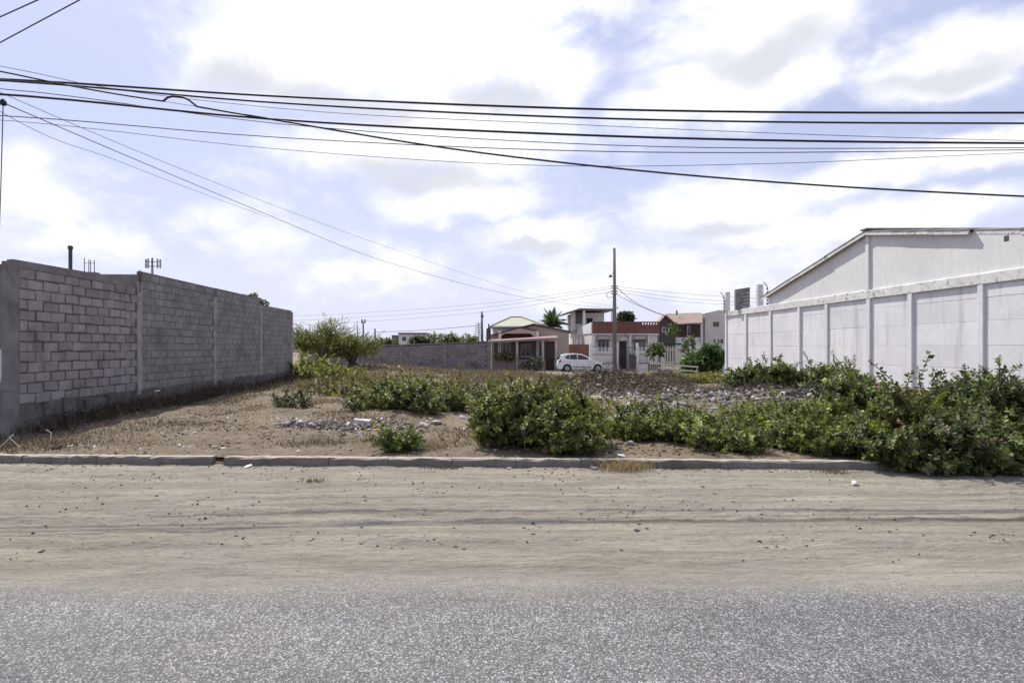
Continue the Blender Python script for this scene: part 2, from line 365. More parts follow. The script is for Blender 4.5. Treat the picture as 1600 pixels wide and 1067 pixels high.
def mat_brick():
    m, t, bs, out, pos = newmat('orange_brick')
    sx = t.new('ShaderNodeSeparateXYZ', i_Vector=pos)
    v = t.new('ShaderNodeCombineXYZ', i_0=t.m('ADD', sx.outputs[0], sx.outputs[1]), i_1=sx.outputs[2])
    b = t.new('ShaderNodeTexBrick', i_Vector=v.outputs[0], i_Scale=1.0, i_Color1=(.40, .155, .085), i_Color2=(.30, .11, .065), i_Mortar=(.25, .2, .17))
    b.inputs['Mortar Size'].default_value = .012; b.inputs['Brick Width'].default_value = .4; b.inputs['Row Height'].default_value = .16
    c = t.mix(t.smooth(t.noise(pos, 1.3, 5), .4, .7, 0, .6), b.outputs[0], (.17, .075, .05))
    t.set(bs.inputs['Base Color'], c); bs.inputs['Roughness'].default_value = .9; return m
MAT['glass'] = mat_glass(); MAT['brick'] = mat_brick()

def dust_top(m):
    """sandy dust lying on the upper faces"""
    t = NT(m.node_tree); bs = [n for n in t.n if n.type == 'BSDF_PRINCIPLED'][0]; src = bs.inputs['Base Color'].links[0].from_socket
    nz = t.new('ShaderNodeSeparateXYZ', i_Vector=t.new('ShaderNodeNewGeometry').outputs['True Normal']).outputs[2]
    pos = t.new('ShaderNodeNewGeometry').outputs['Position']
    f = t.m('MULTIPLY', t.smooth(nz, .55, .85), t.smooth(t.noise(pos, 9, 5, .6), .2, .6))
    t.set(bs.inputs['Base Color'], t.mix(f, src, SAND))
dust_top(MAT['kerb'])
# ------------------------------------------------------------------ terrain
_by = [8.0, 10, 14, 20, 26, 33, 40, 47, 80]; _bz = [.13, .165, .20, .26, .30, .12, -.08, -.25, -.34]
MOUNDS = [(4.7, 20.0, 2.1, 1.7, .55), (7.0, 21.2, 1.0, .9, .34), (8.1, 16.3, 2.6, 1.4, .36), (11.0, 19.5, 2.6, 2.2, .30),
          (-8.0, 38, 5.5, 6, .62), (-1.8, 12.4, 2.0, 1.3, .16), (-3.4, 10.6, .9, .6, .05), (7.5, 10.2, 2.4, 1.4, .18), (13.6, 22, 1.6, 9, .15), (1.6, 20, 2.5, 3, .12)]
def zlot(x, y):
    x = np.asarray(x, float); y = np.asarray(y, float)
    z = np.interp(y, _by, _bz)
    for (cx, cy, rx, ry, h) in MOUNDS:
        z = z+h*np.exp(-(((x-cx)/rx)**2+((y-cy)/ry)**2)*1.4)
    a = np.clip((y-8.2)/1.5, 0, 1)
    return z+a*(fbm(x*.5, y*.5, 3, 11)*.16+fbm(x*2.2, y*2.2, 4, 21)*.09)
def kerb_y(x): return 8.06-.0365*np.asarray(x, float)
def zsh(x, y):
    x = np.asarray(x, float); y = np.asarray(y, float)
    b = np.clip((y-4.25+fbm(x*.45, y*.45, 3, 61)*.7+fbm(x*3, y*3, 3, 65)*.16)/.7, 0, 1)
    z = fbm(x*.35, y*1.3, 4, 31)*.05+fbm(x*2.5, y*3.5, 4, 41)*.03+fbm(x*6, y*9, 3, 43)*.026+np.clip(fbm(x*9, y*12, 2, 47)-.12, 0, 1)*.05
    for (y0, w, d) in ((4.78, .11, .028), (5.35, .16, .03), (5.75, .09, .02), (6.9, .14, .014)):      # wheel ruts along the street
        yc = y0+fbm(x*.16, x*0+y0, 2, 51)*.35
        z = z-d*np.exp(-((y-yc)/w)**2)+.55*d*np.exp(-((y-yc-1.7*w)/w)**2)
    k = np.clip((y-(kerb_y(x)-.35))/.35, 0, 1)
    return .002+b*np.maximum(z+.03, .012+.012*np.clip((y-4.3)/.5, 0, 1))+k*.008
def ground(x, y):
    return float(zlot(x, y)) if y > float(kerb_y(x)) else (float(zsh(x, y)) if y > 4.0 else .012)
def grid(name, xs, ys, zf, mat, kind='structure'):
    X, Y = np.meshgrid(xs, ys); Z = zf(X, Y); n, m = X.shape
    V = np.stack([X, Y, Z], -1).reshape(-1, 3); i = np.arange(n*m).reshape(n, m)
    a, b, c, d = i[:-1, :-1].ravel(), i[:-1, 1:].ravel(), i[1:, 1:].ravel(), i[1:, :-1].ravel()
    o = tri_mesh(name, V, np.concatenate([np.stack([a, b, c], 1), np.stack([a, c, d], 1)]), mat, None, smooth=True)
    tag(o, kind=kind); return o
def steps(*seg):
    out = []
    for (a, b, d) in seg: out += list(np.arange(a, b-1e-6, d))
    out.append(seg[-1][1]); return np.array(out)
MB().box(-2500, 2500, -2500, 3500, -1.0, -.62).build('ground', MAT['lot'], kind='structure')
MB().box(-70, 70, -9, 5.0, -.25, .012).build('road', MAT['road'], kind='structure')
grid('dirt_shoulder', steps((-45, -9, .6), (-9, 9, .035), (9, 45, .6)), steps((4.0, 8.5, .035)), zsh, MAT['sand'])
xs = steps((-70, -14, 2), (-14, -9, .3), (-9, 12, .07), (12, 18, .25), (18, 80, 2))
V = []
def lot_grid():
    ys0 = steps((0, 8, .07), (8, 20, .15), (20, 75, .7))
    X, T = np.meshgrid(xs, ys0); Y = kerb_y(np.clip(X, -20, 20))+.12+T; Z = zlot(X, Y); n, m = X.shape
    Vv = np.stack([X, Y, Z], -1).reshape(-1, 3); i = np.arange(n*m).reshape(n, m)
    a, b, c, d = i[:-1, :-1].ravel(), i[:-1, 1:].ravel(), i[1:, 1:].ravel(), i[1:, :-1].ravel()
    tag(tri_mesh('lot_ground', Vv, np.concatenate([np.stack([a, b, c], 1), np.stack([a, c, d], 1)]), MAT['lot'], None, smooth=True), kind='structure')
lot_grid()
MB().prism([(PX(324, 8.1), float(kerb_y(PX(335, 8.1)))-.02, -.05), (PX(346, 8.1), float(kerb_y(PX(335, 8.1)))-.02, -.05), (PX(346, 8.1), float(kerb_y(PX(335, 8.1)))+.04, .05), (PX(324, 8.1), float(kerb_y(PX(335, 8.1)))+.04, .07)], (0, .3, .08)).build('earth_fill', MAT['lot'], kind='structure')

# kerb: single stones with open joints, one broken gap
kerb = bpy.data.objects.new('kerb', None); COL.objects.link(kerb); kerb.location = (-1, 8.1, 0)
tag(kerb, 'worn low concrete kerb between sandy shoulder and vacant lot', 'kerb')
joints = [-1500, -1300, -1100, -900, -700, -520, -400, -290, -180, -80, 15, 88, 137, 224, 326, 344, 417, 512, 606, 706, 806, 906, 1010, 1118, 1226, 1330, 1440, 1560, 1700, 1900, 2100, 2300, 2500]
for a, b in zip(joints[:-1], joints[1:]):
    if (a, b) == (326, 344): continue
    xa, xb = PX(a, 8.1)+.003, PX(b, 8.1)-.003; nx = 6; m = MB(); pts = []
    for i in range(nx+1):
        x = xa+(xb-xa)*i/nx; yk = float(kerb_y(x)); j = lambda s=.005: random.gauss(0, s)
        h = .157+j(.003); ch = .014+abs(j(.006)); e = random.uniform(0, .03) if i in (0, nx) else 0
        pts += [(x, yk-.004+j(.003), -.1), (x, yk+j(.004)+e*.3, h-ch-e*.4), (x, yk+ch+j(.004)+e*.3, h+j(.003)-e*.3), (x, yk+.15, h-.004), (x, yk+.15, -.1)]
    fs = [(5*i+k, 5*i+(k+1) % 5, 5*i+5+(k+1) % 5, 5*i+5+k) for i in range(nx) for k in range(5)]+[(0, 1, 2, 3, 4), tuple(5*nx+k for k in (4, 3, 2, 1, 0))]
    m.poly(pts, fs).build('kerb_stone', MAT['kerb'], kerb)

# ------------------------------------------------------------------ left: concrete-block wall
WX = -8.69
wl = thing('block_wall', (WX-.1, 18, .1), 'tall grey concrete block wall along the left side of the lot', 'wall')
BY = [10.5, 14.37, 18.47, 22.33, 26.1]
tops = [[(10.5, 3.39), (12.9, 3.43), (14.3, 3.60)], [(14.44, 3.71), (18.42, 3.70)], [(18.53, 3.71), (22.28, 3.70)], [(22.38, 3.39), (26.1, 3.40)]]
m = MB(); y = 10.52; q = np.random.default_rng(17)
while y < 26:
    w = q.uniform(.3, .75); d = q.uniform(.0, .05); h = .56+q.uniform(0, .17); n = 3
    for k in range(n):
        m.box(WX-.14, WX-.004+d+q.uniform(-.012, .02), y, min(y+w, 26.1), -.2+k*(h+.2)/n, -.2+(k+1)*(h+.2)/n-.004)
    y += w+.004
m.build('footing', MAT['concdark'], wl, jitter=.012)
def block_variants(n=5):
    out = []
    for k in range(n):
        m = MB(); w, h = .372, .176
        j = lambda s=.007: random.gauss(0, s)
        fr = [(0, -w/2+j(), -h/2+j()), (0, w/2+j(), -h/2+j()), (0, w/2+j(), h/2+j()), (0, -w/2+j(), h/2+j())]
        fi = [(.009+j(.001), y*.945, z*.90) for (_, y, z) in fr]; bk = [(-.1, y, z) for (_, y, z) in fr]
        m.poly(bk+fr+fi, [(0, 1, 5, 4), (1, 2, 6, 5), (2, 3, 7, 6), (3, 0, 4, 7), (4, 5, 9, 8), (5, 6, 10, 9), (6, 7, 11, 10), (7, 4, 8, 11), (8, 9, 10, 11), (3, 2, 1, 0)])
        me = bpy.data.meshes.new('block'); me.from_pydata(m.v, [], m.f)
        bm = bmesh.new(); bm.from_mesh(me); bmesh.ops.recalc_face_normals(bm, faces=bm.faces); bm.to_mesh(me); bm.free()
        out.append(me)
    return out
BV = {k: block_variants() for k in ('block', 'block2')}
for k in BV:
    for me in BV[k]: me.materials.append(MAT[k])
rest = MB(); count = 0
for bay in range(4):
    y0, y1 = BY[bay]+.13, BY[bay+1]-.1
    tp = tops[bay]; ztop = lambda y: float(np.interp(y, [a for a, b in tp], [b for a, b in tp]))
    band = .16 if bay == 0 else .02
    # mortar bed and the poured top band
    poly = [(WX-.012, BY[bay]+.02, .6)]+[(WX-.012, BY[bay+1]-.02, .6)]+[(WX-.012, a, b-.004) for a, b in tp[::-1]]
    MB().prism(poly, (-.10, 0, 0)).build('mortar_bed', MAT['mortar' if bay == 0 else 'mortar2'], wl)
    if bay == 0:
        MB().prism([(WX+.012, tp[0][0], 3.258), (WX+.012, tp[-1][0], 3.258)]+[(WX+.004, a, b) for a, b in tp[::-1]], (-.13, 0, 0)).build('top_beam', MAT['conc'], wl, jitter=.004)
    k = 'block' if bay == 0 else 'block2'
    z = .66+.1; row = 0
    while z+.06 < (3.25 if bay == 0 else ztop((y0+y1)/2)+.1):
        y = y0; first = bool(row % 2)
        while y < y1-.02:
            w = min(.172 if first else .372, y1-y)
            if w > .1 and z+.088 < (3.26 if bay == 0 else ztop(y+w/2)+.08):
                rec = .0 if bay == 0 else -.004
                if bay < 2:
                    o = link('block', random.choice(BV[k]), None, wl)
                    o.location = Vector((WX-.008+rec+random.gauss(0, .0035), y+w/2+random.gauss(0, .005), z+random.gauss(0, .005)))-origin_of(wl)
                    o.rotation_euler = (random.gauss(0, .008), 0, random.gauss(0, .006)); o.scale = (1, w/.372, 1); count += 1
                else:
                    d = -.005+random.gauss(0, .0015); rest.box(WX-.1, WX+d, y+.004, y+w-.004, z-.088, z+.088)
            y += .2 if first else .4; first = False
        z += .2; row += 1
print('blocks', count)
rest.build('block_courses', MAT['block2'], wl, kind='stuff')
for i, (y, zt) in enumerate([(10.5, 3.35), (14.37, 3.42), (18.47, 3.40), (22.33, 3.40), (26.02, 3.38)]):
    w = .1
    m = MB(); n = 14
    for q in range(n):
        a = .0+(zt)*q/n; b = (zt)*(q+1)/n; d = random.gauss(0, .004)
        m.box(WX-.15, WX+.014+d, y-w+random.gauss(0, .004), y+w+random.gauss(0, .004), a, b)
    m.build('column', MAT['column' if i else 'conc'], wl)
# return wall towards the street, left edge of the picture
wr = thing('street_wall', (-12, 10.5, 0), 'weathered plastered wall facing the street at far left with white painted patch', 'wall')
MB().box(-20, WX-.16, 10.5, 10.66, -.1, 3.20).build('wall', MAT['conc'], wr)
MB().box(-20, WX-.16, 10.46, 10.70, 3.203, 3.30).build('coping', MAT['conc'], wr)
MB().box(-9.9, WX-.2, 10.496, 10.5, 1.10, 1.72).build('painted_patch', MAT['white'], wr)
# things that stick up behind the wall
def rebars(name, pxs, y0, y1, Y, label, group=None):
    t = thing(name, P(sum(pxs)/len(pxs), y1, Y), label, 'rebar', group)
    for p in pxs:
        a = P(p, y1+6, Y); b = P(p+random.uniform(-.6, .6), y0+random.uniform(-1, 3), Y); MB().tube([a, b], .012, 5).build('bar', MAT['steel'], t)
    if len(pxs) > 2:
        MB().bar(P(pxs[0]-1, (y0*2+y1)/3, Y), P(pxs[-1]+1, (y0*2+y1)/3, Y), .012, .012).build('stirrup', MAT['steel'], t)
    MB().box(PX(min(pxs)-1, Y)-.08, PX(max(pxs)+1, Y)+.08, Y-.14, Y+.14, -.2, PZ(y1, Y)).build('column', MAT['conc'], t)
rebars('rebar_bundle', [132, 138.5, 141.5, 147.5], 404, 426, 17.5, 'four rusty rebars rising behind the left block wall')
t = thing('vent_pipe', (PX(110, 16), 16, 0), 'dark upright pipe with a cap behind the left block wall', 'pipe')
MB().tube([(PX(110, 16), 16, 0), P(110, 389, 16)], .05, 10).build('pipe', MAT['dpole'], t)
MB().lathe(P(110, 388, 16), [(.03, -.05), (.065, -.03), (.065, .05), (.03, .08)], 10).build('cap', MAT['dpole'], t)
for (px, ya, yb, Y, lb) in [(218.5, 422, 440, 14.37, 'single rebar stub on the first wall column'), (11, 409, 424, 10.56, 'single rebar stub above the street wall corner')]:
    m = MB(); m.tube([P(px, yb+4, Y)+Vector((0, 0, -.2)), P(px, ya, Y)], .014, 5); m.tube([P(px+1.6, yb+4, Y+.05), P(px+1.8, ya+5, Y+.05)], .01, 5)
    m.build('rebar_stub', MAT['steel'], None, label=lb, cat='rebar')
Y = 70; t = thing('cell_tower', (PX(238, Y), Y, -.3), 'cell mast with panel antennas behind the left block wall', 'antenna')
MB().tube([(PX(238, Y), Y, -.3), P(238, 403, Y)], [.28, .12], 8).build('mast', MAT['gsteel'], t)
for dx in (-10, -6.5, 8, 12.5):
    MB().bar(P(238+dx, 403+abs(dx)*.2, Y-.4), P(238+dx, 419, Y-.4), .15, .14).build('panel_antenna', MAT['gsteel'], t)
for yy in (409, 416): MB().bar(P(229, yy, Y-.2), P(251, yy, Y-.2), .07, .07).build('antenna_arm', MAT['dpole'], t)

# ------------------------------------------------------------------ right: warehouse with panel wall and gable
RX = 14.8
wh = thing('warehouse', (RX+6, 22, 0), 'large whitewashed warehouse with panel wall and low gable on the right', 'warehouse')
py = [33.8, 31.3, 28.65, 26.07, 24.0, 21.4, 19.33, 16.6, 14.4, 12.0, 9.6]
MB().box(RX+.06, RX+.3, 9.4, 33.8, -.3, 3.6).build('wall_core', MAT['wallwhite'], wh)
for i in range(len(py)-1):
    ya, yb = py[i+1]+.1, py[i]-.1; z = -.3; hs = [.72, .70, .70, .71, .69, .38]
    rec = [.0, .012, .0, .02, .0, .015, .02, .0, .01, 0][i]
    for h in hs:
        z1 = min(z+h, 3.598)
        MB().box(RX+rec+random.gauss(0, .002), RX+.08, ya+.003, yb-.003, z+.003, z1-.003).build('wall_panel', MAT['wallwhite'], wh, bevel=.004)
        z += h
for i, y in enumerate(py):
    MB().box(RX-.065, RX+.1, y-.1, y+.1, -.3, 3.598 if i else 3.75).build('pilaster', MAT['wallwhite'], wh, bevel=.012)
MB().box(RX-.072, RX+.32, 9.4, 33.92, 3.6, 3.93).build('ring_beam', MAT['beamwhite'], wh, bevel=.02)
ap, fe, ne = (21.46, 6.10), (29.0, 4.36), (12.2, 4.30)
MB().prism([(RX+.02, 28.9, 3.9), (RX+.02, 12.2, 3.9), (RX+.02, 12.2, 4.30), (RX+.02, ap[0], ap[1]), (RX+.02, 28.9, 4.38)], (.18, 0, 0)).build('gable_wall', MAT['gable'], wh)
MB().box(RX-.06, RX+.1, ap[0]-.09, ap[0]+.09, 3.932, ap[1]-.02).build('gable_column', MAT['gable'], wh, bevel=.01)
def roofpt(y):
    return ap[1]+(ap[1]-fe[1])/(ap[0]-fe[0])*(y-ap[0]) if y > ap[0] else ap[1]+(ap[1]-ne[1])/(ap[0]-ne[0])*(y-ap[0])
segs = [29.35, 27.7, 25.8, 23.9, 22.0, ap[0]]; segs += [19.9, 18.4, 16.9, 15.4, 13.9, 12.0]
for a, b in zip(segs[:-1], segs[1:]):                        # roof sheets, one slightly different overhang each
    over = (.20 if b > 16.8 else .03)+random.uniform(-.012, .012); dz = random.uniform(-.012, .012)
    m = MB(); n = 10; x0 = RX+.02-over; nx = 60; T = .035
    za, zb = roofpt(a)+.05+dz, roofpt(b)+.05+dz; lap = .07*np.sign(b-a)
    for i in range(nx):                                       # corrugated along the slope
        xa, xb = x0+i*.27, x0+(i+1)*.27; cz = .025 if i % 2 else 0.0
        m.poly([(xa, a-lap, za+cz), (xb, a-lap, za+.025-cz), (xb, b, zb+.025-cz), (xa, b, zb+cz),
                (xa, a-lap, za+cz+T), (xb, a-lap, za+.025-cz+T), (xb, b, zb+.025-cz+T), (xa, b, zb+cz+T)],
               [(0, 3, 2, 1), (4, 5, 6, 7), (0, 1, 5, 4), (2, 3, 7, 6)]+([(3, 0, 4, 7)] if i == 0 else []))
    m.build('roof_sheet', MAT['roofedge'], wh)
    MB().bar((RX-over+.06, a, za-.055), (RX-over+.06, b, zb-.055), .05, .13).build('verge_board', MAT['beamwhite'], wh)
m = MB().bar((RX-.2, ap[0], ap[1]+.14), (RX+16, ap[0], ap[1]+.14), .36, .06); m.build('ridge_cap', MAT['roofedge'], wh)
MB().box(RX+.3, RX+16, 12.4, 12.6, -.3, 4.2).build('side_wall', MAT['wallwhite'], wh)
MB().box(RX+.3, RX+16, 28.6, 28.8, -.3, 4.3).build('side_wall', MAT['wallwhite'], wh)
MB().box(RX+.015, RX+.05, 15.78, 15.93, 5.02-.28, 5.02-.12).build('junction_box', MAT['dpole'], wh)
# column stubs and electric fence on the far end of the wall
for (a, b, ya, yb, Y, mt, lb) in [(1134.5, 1141, 456, 486, 33.6, 'white', 'pale narrow concrete stub at the far corner of the white wall'),
                                  (1150, 1172, 452, 486, 32.0, 'conc', 'wide stained concrete slab stub on the white wall top'),
                                  (1184, 1193, 444, 484, 30.2, 'white', 'tall pale concrete stub on the white wall near the roof eave')]:
    zt = PZ(ya, Y); x0, x1 = PX(a, Y), PX(b, Y)
    MB().prism([(x0, Y, 3.9), (x1, Y, 3.9), (x1, Y, zt+(.12 if b-a > 15 else 0)), (x0, Y, zt)], (0, .22, 0)).build('column_stub', MAT[mt], None, bevel=.015, label=lb, cat='stub')
FW = []
for (px, Y, top, lb) in [(1131, 33.75, 457, 'curved fence bracket at the far corner of the white wall'), (1199, 29.4, 441, 'tall hooked fence bracket beside the warehouse eave')]:
    x = PX(px, Y); zb = 3.9; zt = PZ(top, Y)
    t = thing('fence_bracket', (x, Y, zb), lb, 'fence bracket')
    pts = [(x+.03, Y, zb-.1), (x+.03, Y, zt-.45), (x-.02, Y, zt-.2), (x-.16, Y, zt-.02), (x-.22, Y, zt)]
    MB().tube(pts, .022, 6).build('arm', MAT['dpole'], t); ins = []
    for k in range(5):
        z = zb+.12+k*(zt-zb-.45)/4; c = Vector((x-.03, Y, z)); ins.append(c)
        MB().lathe(c+Vector((0, 0, -.03)), [(.018, 0), (.04, .01), (.04, .045), (.018, .06)], 8).build('insulator', MAT['black'], t)
    FW.append(ins)
for a, b, w in zip(FW[0], FW[1], ('lowest', 'second lowest', 'middle', 'second highest', 'highest')):
    MB().tube([a, b], .006, 4).build('fence_wire', MAT['gsteel'], None, label='%s of five thin fence wires strung above the white wall' % w, cat='wire', group='fence wires above the white wall')

# ------------------------------------------------------------------ back block wall
bw = thing('back_block_wall', (PX(640, 47), 47, -.2), 'low grey block wall with columns across the back of the lot', 'wall')
def bwz(px): return np.interp(px, [470, 541, 763.5], [546.5, 542.5, 534.0])
pil = [490, 559, 627, 695, 763.5]; Y = 47
m = MB(); tb = [(PX(p, Y), Y+.05, PZ(float(bwz(p)), Y)) for p in (470, 763.5)]
MB().prism([(tb[0][0], Y+.03, -.8), (tb[1][0], Y+.03, -.8), tb[1][:1]+(Y+.03, tb[1][2]), tb[0][:1]+(Y+.03, tb[0][2])], (0, .1, 0)).build('mortar_bed', MAT['mortar'], bw)
m = MB()
for row in range(13):
    x = tb[0][0]+(.2 if row % 2 else 0)
    while x < tb[1][0]-.4:
        z = float(np.interp(x, [tb[0][0], tb[1][0]], [tb[0][2], tb[1][2]]))-.12-.2*row
        m.box(x+.014, x+.386, Y+random.gauss(0, .006), Y+.08, z-.17+.014, z+.014); x += .4
m.build('block_courses', MAT['block'], bw, kind='stuff')
for p in pil:
    x = PX(p, Y); MB().box(x-.16, x+.16, Y-.05, Y+.2, -.8, PZ(float(bwz(p)), Y)-.02).build('column', MAT['conc'], bw)
m = MB()
for a, b in zip(pil[:-1], pil[1:]):
    MB().bar((PX(a, Y)+.02, Y+.08, PZ(float(bwz(a)), Y)+.02), (PX(b, Y)-.02, Y+.08, PZ(float(bwz(b)), Y)+.02), .2, .09).build('coping', MAT['conc'], bw)

# ------------------------------------------------------------------ houses behind the lot
def pbox(x0, y0, x1, y1, Y, d=.2, lift=0.0):
    return MB().box(PX(x0, Y), PX(x1, Y), Y, Y+d, PZ(y1, Y), PZ(y0, Y)+lift)
def ppoly(pts, Y, d): return MB().prism([P(a, b, Y) for a, b in pts], (0, d, 0))
def window(parent, x0, y0, x1, y1, Y, fr='white', bars=1, sill=True):
    w = pbox(x0, y0, x1, y1, Y-.03, .06).build('window', MAT['glass'], parent)
    m = MB(); t = .05; X0, X1, Z0, Z1 = PX(x0, Y), PX(x1, Y), PZ(y1, Y), PZ(y0, Y)
    m.box(X0-t, X0, Y-.07, Y, Z0-t, Z1+t); m.box(X1, X1+t, Y-.07, Y, Z0-t, Z1+t); m.box(X0, X1, Y-.07, Y, Z1, Z1+t); m.box(X0, X1, Y-.07, Y, Z0-t, Z0)
    for k in range(bars):
        x = X0+(X1-X0)*(k+1)/(bars+1); m.box(x-.02, x+.02, Y-.065, Y-.032, Z0, Z1)
    m.build('frame', MAT[fr], w)
    if sill: MB().box(X0-.1, X1+.1, Y-.14, Y-.072, Z0-t-.06, Z0-t).build('sill', MAT[fr], w)
    return w

# house with pale hipped roof
Y = 50.5
h1 = thing('hip_roof_house', (PX(828, Y), Y, -.4), 'mauve house with pale green hipped roof and pink corrugated porch awning', 'house')
ppoly([(768, 580), (768, 524), (834, 508.5), (889, 519), (889, 580)], Y, 7).build('wall', MAT['mauve'], h1)
a, b, c = P(766, 525.5, Y-.3), P(834, 507.6, Y-.3), P(893, 520, Y-.3)
for q, (u, v) in enumerate(((a, b), (b, c))):
    MB().prism([u+Vector((0, 0, .01)), v+Vector((0, 0, .01)), v+Vector((0, 0, .14)), u+Vector((0, 0, .14))], (0, 7.6, 0)).build('roof', MAT['dpole'], h1)
Yp = 49.6                                                       # front portico gable
ppoly([(779, 522), (812, 512.5), (838, 517.5), (838, 531), (834, 531), (833, 524), (828, 521), (790, 521), (784, 524), (782, 531), (779, 531)], Yp, .85).build('portico_gable', MAT['mauve'], h1)
ppoly([(776, 522.5), (812, 511.4), (842, 517.6), (842, 516.4), (812, 510.2), (776, 521.3)], Yp-.1, 1.0).build('portico_roof', MAT['dpole'], h1)
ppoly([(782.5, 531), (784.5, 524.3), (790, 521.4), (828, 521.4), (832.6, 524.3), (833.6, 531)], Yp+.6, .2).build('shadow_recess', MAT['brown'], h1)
for p in (779, 838): pbox(p, 517, p+4, 580, Yp-.05, .35).build('portico_column', MAT['white'], h1)
Yr = 52.5                                                       # upper storey with the hip roof
pbox(771, 509, 850, 530, Yr, 5.5).build('upper_wall', MAT['cream'], h1)
A = [P(767, 509.5, Yr-.4), P(853, 508.5, Yr-.4), P(852, 509, Yr+6.3), P(770, 510, Yr+6.3)]; z0 = A[0].z
A = [Vector((p.x, p.y, z0)) for p in A]; Bm = [Vector((PX(799, Yr+2), Yr+2.6, PZ(495.5, Yr+2.6))), Vector((PX(815, Yr+2), Yr+2.6, PZ(495.5, Yr+2.6)))]
MB().poly(A+Bm, [(0, 1, 5, 4), (1, 2, 5), (2, 3, 4, 5), (3, 0, 4), (0, 3, 2, 1)]).build('hip_roof', MAT['palegreen'], h1)
mm = MB()
for u, v in ((A[0], Bm[0]), (A[1], Bm[1]), (Bm[0], Bm[1])): mm.bar(u+Vector((0, 0, .03)), v+Vector((0, 0, .03)), .14, .06)
mm.build('ridge_tiles', MAT['conc'], h1)
for u, v in ((A[0], A[1]), (A[1], A[2]), (A[3], A[0])): MB().bar(u+Vector((0, 0, -.06)), v+Vector((0, 0, -.06)), .06, .1).build('fascia', MAT['beamwhite'], h1)
# awning
Ya = 47.6; m = MB(); xa, xb = PX(763, Ya), PX(872, Ya); n = 88
for i in range(n):
    x0, x1 = xa+(xb-xa)*i/n, xa+(xb-xa)*(i+1)/n; f = lambda x: PZ(533.5-(x-xa)/(xb-xa)*6, Ya)
    c0, c1 = (.06, 0) if i % 2 else (0, .06); hb = .12
    m.poly([(x0, Ya, f(x0)+c0), (x1, Ya, f(x1)+c1), (x1, Ya+2.6, f(x1)+c1+hb), (x0, Ya+2.6, f(x0)+c0+hb),
            (x0, Ya, f(x0)+c0+.05), (x1, Ya, f(x1)+c1+.05), (x1, Ya+2.6, f(x1)+c1+hb+.05), (x0, Ya+2.6, f(x0)+c0+hb+.05)], [(0, 1, 2, 3), (4, 7, 6, 5), (0, 4, 5, 1), (2, 6, 7, 3)])
m.build('porch_awning', MAT['tilepink'], h1)
m = MB()
for i in range(44):
    x0 = xa+(xb-xa)*(i+.5)/44; m.box(x0-.035, x0+.035, Ya-.03, Ya-.004, PZ(533.5-(i+.5)/44*6, Ya)-.04, PZ(533.5-(i+.5)/44*6, Ya)+.075)
m.build('awning_edge_tips', MAT['white'], h1, kind='stuff')
MB().bar((xa, Ya+.02, PZ(535.2, Ya)), (xb, Ya+.02, PZ(529.2, Ya)), .08, .1).build('awning_beam', MAT['conc'], h1)
for p in (766, 808, 848.5, 869): pbox(p-1.7, 531, p+1.7, 582, Ya+.1, .2).build('porch_post', MAT['beige'], h1)
pbox(769, 561, 807, 582, Ya+.15, .15).build('porch_wall', MAT['porchtile'], h1)
pbox(772, 533, 868, 562, Y-.02, .015).build('shade_toned_tiling', MAT['brick2'], h1)  # tiled back wall, its dark brown paints in the shade under the awning
pbox(810, 562, 847, 582, Ya+.15, .15).build('porch_wall', MAT['porchtile'], h1)
m = MB()
for yy in (541, 549, 556): m.bar(P(770, yy, Ya+.2), P(868, yy, Ya+.2), .03, .03)
for k in range(30): m.bar(P(770+k*3.3, 534, Ya+.2), P(770+k*3.3, 562, Ya+.2), .022, .022)
m.build('porch_grille', MAT['dpole'], h1)
window(h1, 779, 536, 797, 557, Y, 'white', 2); window(h1, 838.5, 533, 845.5, 556, Y, 'white', 0)
pbox(853, 534, 866, 581, Y-.04, .06).build('door', MAT['brown'], h1)
window(h1, 815, 538, 828, 556, Y, 'white', 1)

# white house with red-brown parapet
Y = 50.5; X0, X1 = PX(925, Y), PX(1027, Y); zt = PZ(521, Y); zp = PZ(503.5, Y)
h2 = thing('parapet_house', ((X0+X1)/2, Y, -.4), 'white flat-roofed house with dark red parapet and fenced front yard', 'house')
MB().box(X0, X1, Y, 63, -.5, zt).build('wall', MAT['cream2'], h2)
MB().prism([(X0-.06, Y, zt+.004), (X0-.06, 63, zt+.004), (X0-.06, 63, zp-.55), (X0-.06, Y, zp)], (.2, 0, 0)).build('side_parapet', MAT['white'], h2)
MB().box(X0, X1+.05, Y-.3, Y-.05, zt-.02, zp-.22).build('parapet', MAT['redparapet'], h2)
MB().box(X0+.01, PX(1000, Y), Y-.27, Y-.10, zp-.225, zp-.055).build('parapet_panel', MAT['redparapet'], h2)
MB().box(X0-.02, X1+.07, Y-.36, Y+.0, zt-.12, zt-.022).build('parapet_ledge', MAT['beamwhite'], h2)
MB().bar((X0, Y-.18, zp), (X1+.05, Y-.18, zp), .2, .1).build('parapet_rail', MAT['redparapet'], h2)
for i in range(7):
    x = PX(1001.5, Y)+(X1-PX(1001.5, Y))*i/6; MB().box(x-.05, x+.05, Y-.25, Y-.11, zp-.222, zp-.05).build('baluster', MAT['redparapet'], h2)
MB().box(X1-.02, X1+.05, Y-.02, 63, zt, zp-.2).build('side_parapet', MAT['redparapet'], h2)
